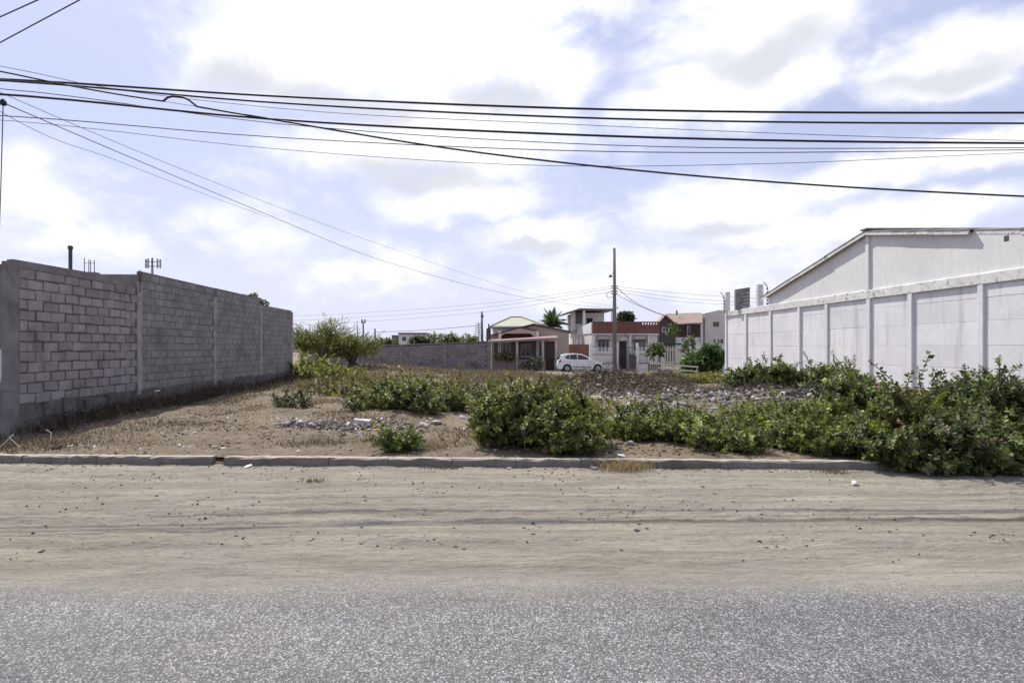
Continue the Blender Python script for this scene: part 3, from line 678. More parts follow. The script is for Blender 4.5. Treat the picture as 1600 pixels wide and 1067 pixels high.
# facade relief: arches over window and door, columns
def arch(px0, px1, y0, y1, Y, t):
    m = MB(); xa, xb = PX(px0, Y), PX(px1, Y); zc, z1 = PZ(y1, Y), PZ(y0, Y); n = 14; cx = (xa+xb)/2; rx = (xb-xa)/2
    for i in range(n):
        a0, a1 = math.pi*i/n, math.pi*(i+1)/n; q = []
        for (aa, s) in ((a0, 1), (a1, 1), (a1, .86), (a0, .86)): q.append((cx+rx*s*math.cos(aa), Y, zc+(z1-zc)*s*math.sin(aa)))
        m.prism(q, (0, t, 0))
    return m
for (a, b) in ((929, 957), (966, 984), (986, 1012)): arch(a, b, 523, 533, Y-.06, .055).build('arch_moulding', MAT['beige'], h2)
for p in (928, 962, 985, 1014): pbox(p-1.6, 522, p+1.6, 579, Y-.22, .2).build('facade_column', MAT['white'], h2)
for (a, b) in ((934, 951), (990, 1008)):
    window(h2, a, 534, b, 549, Y, 'white', 2)
    MB().prism([P(a-1, 530, Y), P(a-1, 533.5, Y-.0), P(a-1, 534, Y-.5), P(a-1, 532.5, Y-.5)], (PX(b+1, Y)-PX(a-1, Y), 0, 0)).build('window_awning', MAT['dpole'], h2)
d = pbox(968, 534, 979, 577, Y-.05, .06).build('door', MAT['dark'], h2)
MB().bar(P(967.4, 533.4, Y-.06), P(979.6, 533.4, Y-.06), .07, .1).build('door_lintel', MAT['brown'], h2)
for (a, yy) in ((895, 530), (902, 528), (908, 527)):                 # narrow side windows on the long wall
    yw = X0*F/(a-VX); MB().box(X0-.03, X0+.02, yw-.35, yw+.35, 1.6, 2.6).build('window', MAT['glass'], h2)
Yu = 58                                                              # roof room with slab
pbox(896, 489, 944, 520, Yu, 4).build('roof_room', MAT['cream'], h2)
pbox(893, 487, 899, 515, Yu-.6, .3).build('roof_column', MAT['white'], h2)
pbox(911, 485, 914.5, 512, Yu-1.6, .3).build('roof_column', MAT['white'], h2)
pbox(956, 486, 958, 512, Yu-1.6, .25).build('roof_column', MAT['white'], h2)
pbox(899.5, 488, 911, 506, Yu-.05, .04).build('roof_opening', MAT['mortar2'], h2)
pbox(917, 497, 926, 509, Yu-.05, .04).build('roof_opening', MAT['dark'], h2)
MB().prism([P(886, 488, Yu-2), P(906, 481.5, Yu-2), P(960, 482.5, Yu-2), P(962, 484.5, Yu-2), P(906, 484, Yu-2), P(887, 489.6, Yu-2)], (0, 6.4, 0)).build('roof_slab', MAT['mortar2'], h2)
# its front fence
Yf = 48.3; hf = thing('yard_fence', (PX(960, Yf), Yf, -.3), 'white yard fence with dark red rails in front of the parapet house', 'fence')
for (a, b) in ((925, 963), (998, 1035)):
    pbox(a, 568, b, 582, Yf, .15).build('low_wall', MAT['white'], hf)
    pbox(a, 567, b, 568.4, Yf-.02, .19, .0).build('rail', MAT['redbrown'], hf)
    for yy in (541.5, 554): MB().bar(P(a, yy, Yf+.07), P(b, yy, Yf+.07), .05, .05).build('rail', MAT['redbrown'], hf)
    k = a+1.5
    while k < b:
        MB().bar(P(k, 542, Yf+.07), P(k, 567.3, Yf+.07), .035, .035).build('picket', MAT['white'], hf); k += 2.2
for p in (923, 964.5, 996.5, 1036): pbox(p-1.8, 536, p+1.8, 582, Yf-.06, .26).build('post', MAT['white'], hf, bevel=.02)
gm = hf
MB().bar(P(980, 543, Yf+.06), P(995, 543, Yf+.06), .05, .07).build('gate_rail', MAT['redbrown'], hf)
for k in range(9): MB().bar(P(967+k*3.4, 545+(k > 3)*1, Yf+.06), P(967+k*3.4, 578, Yf+.06), .03, .03).build('gate_bar', MAT['brown'], hf)
MB().prism([P(983, 552, Yf+.1), P(995, 556, Yf+.1), P(995, 578, Yf+.1), P(983, 578, Yf+.1)], (0, .05, 0)).build('gate_panel', MAT['mortar2'], hf)
# orange brick wall between the two houses
bo = thing('orange_brick_wall', (PX(898, 51.5), 51.5, -.4), 'orange brick wall between the hip roof house and the white house', 'wall')
pbox(874, 539, 921, 582, 51.5, .18).build('wall', MAT['brick'], bo)
pbox(873, 538, 922, 539, 51.45, .26).build('coping', MAT['conc'], bo)

# brown roofed house further right
Y = 62; h3 = thing('brown_roof_house', (PX(1065, Y), Y, -.4), 'house with faded brown roof and dark gable beyond the yard fence', 'house')
ppoly([(1029, 580), (1029, 507.5), (1040, 495.5), (1056, 508), (1056, 580)], Y, .9).build('gable_wall', MAT['darkwall'], h3)
pbox(1056.2, 527, 1097, 580, Y+.9, 2.2).build('wall', MAT['white'], h3)
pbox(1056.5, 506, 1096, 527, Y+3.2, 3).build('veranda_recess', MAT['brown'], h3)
for p in (1062, 1070, 1081, 1094.5): pbox(p-.9, 505, p+.9, 528, Y+1.0, .15).build('veranda_post', MAT['brown'], h3)
MB().bar(P(1057, 521, Y+1.0), P(1096, 521, Y+1.0), .06, .08).build('veranda_rail', MAT['brown'], h3)
for k in range(16): MB().bar(P(1058+k*2.4, 521, Y+1.0), P(1058+k*2.4, 527, Y+1.0), .04, .04).build('veranda_baluster', MAT['brown'], h3)
ppoly([(1095.5, 504), (1098.5, 504), (1098.5, 580), (1095.5, 580)], Y+.6, .25).build('column', MAT['white'], h3)
MB().prism([P(1041, 491.5, Y+3.5), P(1096.5, 490, Y+3.5), P(1097.5, 505.5, Y-.2), P(1056, 507.5, Y-.2)], (0, .05, .12)).build('roof', MAT['rooftile'], h3)
MB().prism([P(1026, 509.5, Y-.3), P(1040, 493.4, Y-.3), P(1058, 508.4, Y-.3), P(1058, 506.2, Y-.3), P(1040, 491.4, Y-.3), P(1026, 507.5, Y-.3)], (0, 1.2, 0)).build('gable_roof', MAT['rooftile'], h3)
MB().tube([P(1057.5, 492, Y+2), P(1057.5, 485, Y+2)], .09, 8).build('chimney_pipe', MAT['dpole'], h3)
window(h3, 1035, 512, 1040, 518, Y, 'white', 0, False); window(h3, 1045, 512, 1050, 519, Y, 'white', 0, False)
window(h3, 1074, 510, 1079, 524, Y+3.15, 'white', 0, False)
Y = 70; h4 = thing('white_block_house', (PX(1120, Y), Y, -.4), 'plain pale block building with one small window behind the white wall', 'building')
MB().prism([P(1097.5, 580, Y), P(1097.5, 490, Y), P(1124, 484.5, Y), P(1175, 492, Y), P(1175, 580, Y)], (0, 7, 0)).build('wall', MAT['cream'], h4)
pbox(1098.4, 497, 1101.4, 580, Y-.15, .14).build('pilaster', MAT['mortar2'], h4)
window(h4, 1115, 503.5, 1122.5, 509.5, Y, 'conc', 0, False)
for (a, b) in ((1115.5, 1117.5), (1122, 1124), (1126, 1130)): pbox(a, 530, b, 537, Y-.03, .02).build('window', MAT['glass'], h4)
t = thing('low_white_wall', (PX(1110, 46), 46, -.3), 'low whitewashed wall in front of the pale block building', 'wall')
pbox(1078, 538, 1150, 582, 46, .18).build('wall', MAT['white'], t)
pbox(1077, 536.6, 1150, 538, 45.96, .26).build('coping', MAT['beamwhite'], t)
# picket fence and whitewashed rails
Y = 43; t = thing('picket_fence', (PX(1051, Y), Y, -.2), 'white picket fence with tall uneven slats beside the small trees', 'fence')
for k in range(9):
    p = 1035.5+k*4; MB().prism([P(p-.9, 573, Y), P(p+.9, 573, Y), P(p+.9, 542+random.uniform(-1, 1.5), Y), P(p, 540.5, Y), P(p-.9, 542, Y)], (0, .04, 0)).build('picket', MAT['wood'], t)
for yy in (547, 566): MB().bar(P(1033, yy, Y+.08), P(1070, yy, Y+.08), .05, .1).build('rail', MAT['wood'], t)
MB().bar(P(1031, 537.5, Y+.1), P(1069, 537.5, Y+.1), .08, .12).build('rail', MAT['brown'], t)
Y = 35; t = thing('rail_barrier', (PX(1058, Y), Y, .1), 'whitewashed wooden rail barrier standing in front of the picket fence', 'barrier')
for (a, b, c, d) in ((1029, 568, 1091, 573.5), (1029, 575, 1091, 580.5), (1031, 581.5, 1084, 587.5)): MB().bar(P(a, b, Y), P(c, d, Y), .06, .085).build('rail', MAT['wood'], t)
for (a, b, c, d) in ((1013, 567.5, 1028, 567.5), (1013, 579.5, 1028, 579.5)): MB().bar(P(a, b, Y+.6), P(c, d, Y+.6), .06, .085).build('rail', MAT['wood'], t)
for (p, ya) in ((1029.5, 566.5), (1089.5, 572), (1013.5, 566)): MB().bar(P(p, ya, Y+.07), (PX(p, Y), Y+.07, -.1), .08, .08).build('post', MAT['drybark'], t)
for k in range(5): MB().bar(P(1015+k*3, 569, Y+.62), P(1015+k*3, 579, Y+.62), .1, .03).build('board', MAT['drybark'], t)
# far buildings behind the back wall
Y = 78; t = thing('far_white_house', (PX(636, Y), Y, -.4), 'flat white house rising above the back block wall', 'house')
pbox(623, 521.5, 665, 560, Y, 6).build('wall', MAT['white'], t)
pbox(621.5, 519.8, 667, 521.5, Y-.3, 6.5).build('roof_slab', MAT['dpole'], t)
pbox(612, 523.5, 622.8, 560, Y+.5, 5).build('side_wing', MAT['mortar2'], t)
for p in (629, 641, 653): window(t, p, 527, p+5, 532, Y, 'conc', 0, False)

# ------------------------------------------------------------------ parked white hatchback, facing right
def make_car():
    Yc = 46.4; L = 77*Yc/F; x0 = PX(868.5, Yc); zg = -.23; S = L/4.05; w = .84*S
    t = thing('parked_car', (x0+L/2, Yc, zg), 'white hatchback parked side-on between the two houses', 'car')
    def q(x, z): return (x0+x*S, zg+z*S)
    def arc(cx, r, n=9): return [(cx-r*math.cos(math.pi*i/n), .30+r*math.sin(math.pi*i/n)) for i in range(n+1)]
    low = [(.06, .30), (.03, .52), (.06, .78), (.13, .93)]
    belt = [(.6, .97), (1.4, .965), (2.2, .95), (2.75, .93)]
    front = [(3.25, .86), (3.62, .76), (3.88, .62), (4.02, .48), (4.03, .34), (3.95, .24)]
    bottom = [(3.66, .22)]+arc(3.28, .355)[::-1]+[(2.9, .2), (1.2, .2)]+arc(.80, .355)[::-1]+[(.40, .22), (.14, .24)]
    out = low+belt+front+bottom
    roof = [(.13, .93), (.26, 1.20), (.42, 1.38), (.85, 1.475), (1.5, 1.50), (2.0, 1.455), (2.45, 1.26), (2.92, .92)]
    m = MB(); wid = lambda x, z: w*(1-.10*max(0, (x-3.3)/.7)**2-.06*max(0, (.5-x)/.5)**2)*(1 if z > .3 else .97)
    n = len(out); L1 = [(*q(x, z)[:1], Yc-wid(x, z), q(x, z)[1]) for x, z in out]; R1 = [(*q(x, z)[:1], Yc+wid(x, z), q(x, z)[1]) for x, z in out]
    m.poly(L1+R1, [tuple(range(n)), tuple(range(2*n-1, n-1, -1))]+[(i, i+n, (i+1) % n+n, (i+1) % n) for i in range(n)])
    body = m.build('body', MAT['carpaint'], t, bevel=.012)
    m = MB(); n = len(roof); ww = lambda z: w*(1-.27*max(0, (z-.93)/.57))*.985
    L1 = [(q(x, z)[0], Yc-ww(z), q(x, z)[1]) for x, z in roof]; R1 = [(q(x, z)[0], Yc+ww(z), q(x, z)[1]) for x, z in roof]
    m.poly(L1+R1, [tuple(range(n)), tuple(range(2*n-1, n-1, -1))]+[(i, i+n, (i+1) % n+n, (i+1) % n) for i in range(n)])
    m.build('cabin', MAT['carpaint'], t, bevel=.015)
    for sgn in (-1, 1):
        for pts in ([(.62, 1.17), (.80, 1.33), (1.0, 1.39), (1.0, 1.03), (.78, 1.06)], [(1.04, 1.03), (1.04, 1.395), (1.55, 1.42), (1.62, 1.41), (1.62, 1.0)], [(1.68, 1.0), (1.68, 1.405), (2.0, 1.37), (2.36, 1.21), (2.66, 1.0)]):
            m = MB().prism([(q(x, z)[0], Yc+sgn*(ww(z)+.006), q(x, z)[1]) for x, z in pts], (0, -sgn*.02, 0)); m.build('side_window', MAT['glass'], t)
        for cx in (.80, 3.28):
            c = Vector((q(cx, .30)[0], Yc+sgn*(w-.10), zg+.30*S)); rr = .30*S
            wh_ = MB().lathe(c, [(.001, -.09), (rr*.8, -.1), (rr, -.07), (rr, .07), (rr*.8, .1), (.001, .09)], 20, 'Y').build('wheel', MAT['tyre'], t, smooth=False)
            MB().lathe(c+Vector((0, sgn*.1, 0)), [(.001, -.012), (rr*.62, -.012), (rr*.62, .012), (.001, .016)], 14, 'Y').build('rim', MAT['rim'], wh_)
            MB().lathe(c+Vector((0, -sgn*.05, 0)), [(.001, -.05), (rr*1.12, -.05), (rr*1.12, .05), (.001, .05)], 16, 'Y').build('wheel_well', MAT['black'], t)
        for xs_ in (1.02, 1.66, 2.72):
            MB().bar((q(xs_, .3)[0], Yc+sgn*(w+.001), q(xs_, .30)[1]), (q(xs_, .95)[0], Yc+sgn*(w+.001), q(xs_, .93)[1]), .012, .006, (0, 1, 0)).build('door_seam', MAT['black'], t)
        MB().bar((q(1.2, .42)[0], Yc+sgn*(w+.006), q(1.2, .42)[1]), (q(2.72, .42)[0], Yc+sgn*(w+.006), q(2.72, .40)[1]), .02, .05).build('side_strip', MAT['black'], t)
        for xs_ in (1.45, 2.5): MB().bar((q(xs_, .84)[0], Yc+sgn*(w+.015), q(xs_, .84)[1]), (q(xs_+.18, .84)[0], Yc+sgn*(w+.015), q(xs_, .84)[1]), .03, .03).build('door_handle', MAT['carpaint'], t)
        MB().bar((q(2.52, 1.02)[0], Yc+sgn*(w+.09), q(2.52, 1.03)[1]), (q(2.68, 1.0)[0], Yc+sgn*(w+.09), q(2.68, 1.01)[1]), .16, .13).build('wing_mirror', MAT['carpaint'], t, bevel=.02)
        MB().prism([(q(x, z)[0], Yc+sgn*(wid(x, z)+.005), q(x, z)[1]) for x, z in ((.10, .80), (.17, .93), (.27, 1.0), (.33, .93), (.24, .76))], (0, -sgn*.05, 0)).build('tail_light', MAT['redlamp'], t)
        MB().prism([(q(x, z)[0], Yc+sgn*(wid(x, z)+.004), q(x, z)[1]) for x, z in ((3.56, .70), (3.72, .68), (3.93, .555), (3.72, .56))], (0, -sgn*.05, 0)).build('headlight', MAT['rim'], t)
    for pts, nm in (([(2.06, 1.425), (2.46, 1.25), (2.86, .955)], 'windscreen'), ([(.17, .99), (.265, 1.19), (.38, 1.335)], 'rear_window')):
        s_ = 1 if nm == 'windscreen' else -1
        a = [(q(x+.012*s_, z+.008)[0], Yc-ww(z)*.9, q(x, z+.008)[1]) for x, z in pts]; b = [(p[0], 2*Yc-p[1], p[2]) for p in a]
        MB().poly(a+b, [(0, 1, 4, 3), (1, 2, 5, 4)]).build(nm, MAT['glass'], t)
make_car()

# ------------------------------------------------------------------ poles and overhead lines
def utility_pole(px, ytop, Y, base, r, label, name='utility_pole', mt='pole'):
    t = thing(name, (PX(px, Y), Y, base), label, 'utility pole')
    MB().tube([(PX(px, Y), Y, base-.2), (PX(px-.6, Y), Y, PZ(ytop, Y))], [r*1.25, r*.72], 12).build('shaft', MAT[mt], t, smooth=True)
    return t
Yq = 46.0; t = utility_pole(960.5, 389, Yq, -.25, .15, 'tall concrete utility pole standing beside the white hatchback')
MB().lathe(P(959.6, 389.5, Yq), [(.05, -.1), (.1, -.05), (.1, .05), (.04, .12)], 8).build('pole_cap', MAT['dpole'], t)
for k, yy in enumerate((447, 450.5, 455, 459)):
    for dx in (-4.5, 4.5):
        c = P(960+dx*.85, yy, Yq-.12); MB().lathe(c+Vector((0, 0, -.05)), [(.03, 0), (.065, .01), (.065, .035), (.035, .05), (.065, .065), (.065, .09), (.03, .1)], 8).build('insulator', MAT['dpole'], t)
    MB().bar(P(955.6, yy, Yq-.1), P(964.6, yy, Yq-.1), .05, .045).build('bracket', MAT['gsteel'], t)
for yy in (480, 482): MB().bar(P(957, yy, Yq-.14), P(966, yy, Yq-.14), .06, .05).build('bracket', MAT['gsteel'], t)
la = MB().tube([P(960, 427, Yq), P(957, 426, Yq-.3), P(954.5, 429.5, Yq-.5)], .028, 6).build('lamp_arm', MAT['gsteel'], t)
MB().lathe(P(954, 431.5, Yq-.5), [(.05, .12), (.1, .06), (.17, -.04), (.15, -.08), (.02, -.09)], 10).build('lamp_head', MAT['dpole'], t)
t = utility_pole(753.5, 487, 66, -.35, .14, 'thin dark pole above the right end of the back wall', mt='dpole')
MB().bar(P(751, 494, 66), P(756, 494, 66), .08, .3).build('bracket', MAT['gsteel'], t)
t = utility_pole(568, 502, 85, -.35, .14, 'pole with small antennas behind the acacia tree', mt='dpole')
for dx in (-2.4, 2.2): MB().bar(P(568+dx, 499, 84.7), P(568+dx, 505, 84.7), .22, .16).build('antenna', MAT['gsteel'], t)
t = utility_pole(586.5, 513, 70, -.35, .12, 'plain thin pole behind the middle of the back wall', mt='dpole')
t = utility_pole(559, 508, 90, -.35, .1, 'faint thin pole nearest the acacia tree', mt='dpole')
PL, PR = Vector((-14.0, 9.3, 0)), Vector((17.5, 9.0, 0))
for (c, lb) in ((PL, 'concrete street pole carrying the overhead cables past the left edge'), (PR, 'concrete street pole carrying the overhead cables past the right edge')):
    t = thing('utility_pole', c, lb, 'utility pole')
    MB().tube([c+Vector((0, 0, -.1)), c+Vector((0, 0, 8.2))], [.17, .11], 12).build('shaft', MAT['pole'], t, smooth=True)
    MB().bar(c+Vector((0, -.7, 6.1)), c+Vector((0, .7, 6.1)), .07, .07).build('crossarm', MAT['gsteel'], t)

def spline(pts, n=40):
    pts = [Vector(p) for p in pts]; s = np.cumsum([0]+[(b-a).length for a, b in zip(pts[:-1], pts[1:])]); u = np.linspace(0, s[-1], n); out = []
    arr = np.array(pts); m = np.gradient(arr, s, axis=0) if len(pts) > 2 else np.repeat((arr[1:]-arr[:1])/s[-1], 2, 0)
    for v in u:
        i = min(max(int(np.searchsorted(s, v)-1), 0), len(pts)-2); h = s[i+1]-s[i]; t = (v-s[i])/h
        out.append(Vector((2*t**3-3*t**2+1)*arr[i]+(t**3-2*t**2+t)*h*m[i]+(-2*t**3+3*t**2)*arr[i+1]+(t**3-t**2)*h*m[i+1]))
    return out
def cable(pts, r, label, mt='black', n=40, group=None):
    q = [P(*p) if not isinstance(p, Vector) else p for p in pts]
    return MB().tube(spline(q, n), r, 6).build('overhead_cable', MAT[mt], None, smooth=True, label=label, cat='cable', group=group)
G1 = 'overhead cables along the street'
def left(py, Y=9.3): return Vector((PL.x, Y, PZ(py, Y)))
def right(py, Y=9.0): return Vector((PR.x, Y, PZ(py, Y)))
cable([left(110), (0, 124, 9.2), (420, 150, 9.2), (900, 170, 9.1), (1600, 176.5, 9.1), right(165)], .017, 'topmost thick black cable of the street bundle', group=G1)
cable([left(112, 9.1), (0, 126, 9.0), (420, 160, 9.0), (900, 184, 9.0), (1600, 193, 9.0), right(183)], .015, 'second thick black cable from the top of the bundle', group=G1)
cable([left(132, 9.4), (0, 147.5, 9.3), (420, 186, 9.3), (900, 211, 9.2), (1600, 224, 9.2), right(215)], .018, 'thick black cable leaving the splice at the left edge', group=G1)
cable([left(100, 9.5), (0, 103, 9.5), (130, 131, 9.5), (420, 168, 9.5), (900, 195, 9.5), (1600, 220, 9.4), right(222)], .005, 'thin grey wire just under the second black cable', 'wire', group=G1)
cable([left(130, 9.6), (0, 139, 9.6), (420, 192, 9.6), (900, 225, 9.6), (1600, 231, 9.5), right(215)], .007, 'thin wire running under the third black cable', 'wire', group=G1)
cable([left(172, 9.8), (0, 181, 9.8), (420, 214, 9.8), (900, 236, 9.8), (1600, 234.5, 9.7), right(220)], .008, 'thin dark wire that meets the lowest bundle at right', 'wire', group=G1)
cable([left(180, 10), (0, 188, 10), (420, 232, 10), (850, 259, 10), (1200, 256, 10), (1600, 239, 10), right(220)], .005, 'faint sagging wire lowest of the thin street wires', 'wire', group=G1)
cable([left(84, 8.9), (0, 112, 8.8), (100, 132.5, 8.8), (180, 147, 8.8), (255, 158.5, 8.8)], .012, 'black cable from the left ending at the looped splice', group=G1)
cable([(255, 158.5, 8.8), (262, 153, 8.8), (275, 150.8, 8.8), (292, 155, 8.8), (303, 163, 8.8), (308, 167, 8.8)], .016, 'short black cable loop at the splice', n=24, group=G1)
cable([(308, 167, 8.8), (420, 186, 8.8), (700, 232, 8.7), (1000, 267, 8.6), (1300, 291, 8.6), (1600, 307, 8.5), right(325)], .014, 'lowest black cable sagging across the sky to the right', group=G1)
cable([(255, 158.5, 8.8), (308, 167, 8.8)], .004, 'thin tie wire bridging the cable loop', 'wire', n=8)
cable([(5, 161, 9.3), (180, 236, 13), (395, 326, 20), (600, 408, 30), (850, 470, 41), (957, 482, 46)], .009, 'long service cable descending to the far utility pole', 'wire', n=60)
cable([(-40, 150, 9.3), (5, 177, 9.8), (180, 250, 13.5), (310, 300, 17), (420, 340, 20.7)], .005, 'short thin wire beneath the long service cable', 'wire', n=40)
cable([(-60, 118, 9.3), (15, 151, 10.2), (180, 222, 13.5), (420, 318, 21), (640, 398, 31), (850, 463, 41), (957, 478, 46)], .006, 'thin upper service wire descending to the far utility pole', 'wire', n=60)
d = Vector((.80, -.4, -.03))
for (a, b, lb) in (((0, 27, 7.0), (60, 0, 6.6), 'upper of two wires crossing the top left corner'), ((0, 67, 7.6), (125, 0, 6.8), 'lower of two wires crossing the top left corner')):
    A_, B_ = P(*a), P(*b); dd = B_-A_; k = (PL.x-A_.x)/dd.x
    cable([A_+dd*max(k, -6), A_, B_, B_+dd*14], .008, lb, 'wire', n=30)
t = thing('cable_splice', P(5, 161, 9.3), 'dark splice knot with a drop wire at the left edge', 'splice')
MB().lathe(P(5, 161, 9.3), [(.01, -.05), (.045, -.035), (.05, .02), (.02, .06)], 8).build('knot', MAT['black'], t)
MB().tube(spline([P(5, 160, 9.3), P(3, 230, 9.4), P(1, 300, 9.7), P(-4, 430, 10.3)], 24), .008, 5).build('drop_wire', MAT['wire'], t)
G2 = 'thin lines strung from the far pole'
cable([(955.6, 448, 46), (760, 474, 60), (480, 493, 70), (200, 497, 75)], .012, 'upper line running left from the far pole', 'wire', group=G2)
cable([(955.6, 451, 46), (760, 480, 60), (480, 500, 70), (200, 505, 75)], .012, 'middle line running left from the far pole', 'wire', group=G2)
cable([(955.6, 456, 46), (760, 487, 60), (480, 507, 70), (200, 512, 75)], .012, 'lower line running left from the far pole', 'wire', group=G2)
cable([(964.5, 448, 46), (1050, 457, 52), (1140, 464, 58), (1400, 466, 70)], .012, 'upper line running right from the far pole', 'wire', group=G2)
cable([(964.5, 452, 46), (1050, 464, 52), (1140, 471, 58), (1400, 474, 70)], .012, 'middle line running right from the far pole', 'wire', group=G2)
cable([(964.5, 456, 46), (1050, 470, 52), (1140, 476, 58), (1400, 482, 70)], .012, 'lower line running right from the far pole', 'wire', group=G2)
cable([(964.5, 450, 46), (990, 471, 52), (1020, 486, 58), (1040, 493, 62)], .024, 'thick service cable from far pole to brown roof house', 'wire')
cable([(964.5, 461, 46), (990, 474, 52), (1020, 487, 58), (1040, 494, 62)], .02, 'second service cable from far pole to brown roof house', 'wire')
cable([(955.6, 455, 46), (950, 458, 45.9), (947.5, 462, 45.9), (951, 465, 45.9), (958, 463, 46)], .02, 'hanging cable loop on the left side of the far pole', n=24)
cable([(586.5, 519, 70), (660, 516, 68), (753, 508, 66)], .03, 'dark line between the thin poles behind the back wall', 'wire')
#PLANTS
# ------------------------------------------------------------------ vegetation toolkit
LT = np.array([[0, 3, 2], [3, 4, 2], [0, 2, 1], [2, 4, 1]])
def nrm(v): return v/np.maximum(np.linalg.norm(v, axis=-1, keepdims=True), 1e-9)
def sprig(n, stem, ll, lw, seed, spread=70):
    """one leafy shoot along +Z: n leaves of 5 vertices each"""
    r = np.random.default_rng(seed); V = []
    for i in range(n):
        t = (i+.6)/n; a = i*2.4+r.uniform(-.4, .4); ph = R(spread-30*t+r.uniform(-14, 14))
        o = np.array([math.cos(a), math.sin(a), 0]); d = o*math.sin(ph)+np.array([0, 0, math.cos(ph)])
        s = nrm(np.cross(d, [0, 0, 1.])); nn = np.cross(s, d); L = ll*r.uniform(.65, 1.25); w = lw*L/ll*r.uniform(.85, 1.15)
        b = np.array([0, 0, stem*t]); V += [b, b+d*L*.45-s*w+nn*w*.35, b+d*L*.5, b+d*L*.45+s*w+nn*w*.35, b+d*L-nn*L*.16]
    return np.array(V)
def basis(D, r):
    D = nrm(D); a = nrm(r.normal(size=D.shape)); x = nrm(np.cross(a, D)); y = np.cross(D, x); return np.stack([x, y, D], 1)   # (M,3,3)
def foliage(Pp, D, S, temps, tone, r, tonevar=.35, yellow=.25):
    """place sprigs; returns V, T, colours"""
    Vs, Cs = [], []; k = r.integers(0, len(temps), len(Pp)); tone = np.array(tone)
    for ti, T0 in enumerate(temps):
        sel = k == ti
        if not sel.any(): continue
        B = basis(D[sel], r); v = np.einsum('vk,mkc->mvc', T0, B)*S[sel][:, None, None]+Pp[sel][:, None, :]
        M, nl = v.shape[0], len(T0)//5
        lum = np.exp(r.normal(0, tonevar, (M, 1)))*np.exp(r.normal(0, .18, (M, nl)))
        c = tone[None, None]*1.0*np.clip(lum, .25, 2.6)[..., None]
        yl = (r.random((M, nl)) < yellow)[..., None]*r.random((M, nl, 1)); c = c*(1+yl*np.array([.9, .5, -.1])); dead = (r.random((M, 1)) < .025)[..., None]; c = np.where(dead, np.array([.17, .125, .075])*np.clip(lum, .5, 1.3)[..., None], c)
        Cs.append(np.repeat(c, 5, 1).reshape(-1, 3)); Vs.append(v.reshape(-1, 3))
    V = np.concatenate(Vs); n = len(V)//5
    T = (np.arange(n)[:, None, None]*5+LT[None]).reshape(-1, 3)
    return V, T, np.clip(np.concatenate(Cs), 0, .6)
def sticks(A, B, ra, rb):
    """three-sided tapered sticks"""
    A = np.asarray(A, float); B = np.asarray(B, float); M = len(A); D = nrm(B-A)
    ref = np.where(np.abs(D[:, 2:3]) > .9, np.array([[1., 0, 0]]), np.array([[0, 0, 1.]])); u = nrm(np.cross(D, ref)); w = np.cross(u, D)
    V = []
    for P0, rr in ((A, ra), (B, rb)):
        rr = np.broadcast_to(np.asarray(rr, float), (M,))[:, None]
        for j in range(3): V.append(P0+(u*math.cos(2.094*j)+w*math.sin(2.094*j))*rr)
    V = np.stack(V, 1).reshape(-1, 3)
    f = []
    for j in range(3): k = (j+1) % 3; f += [[j, k, 3+k], [j, 3+k, 3+j]]
    f += [[0, 2, 1], [3, 4, 5]]
    return V, (np.arange(M)[:, None, None]*6+np.array(f)[None]).reshape(-1, 3)
def gz(x, y):
    return np.where(np.asarray(y) > kerb_y(x), zlot(x, y), zsh(x, y))
SPR = {'broad': [sprig(11, .12, .055, .0175, s) for s in range(5)], 'small': [sprig(10, .12, .05, .017, s+10) for s in range(4)],
       'big': [sprig(8, .26, .13, .042, s+20, 75) for s in range(4)], 'fine': [sprig(16, .22, .045, .011, s+30, 60) for s in range(4)], 'far': [sprig(9, .3, .16, .06, s+40) for s in range(4)]}
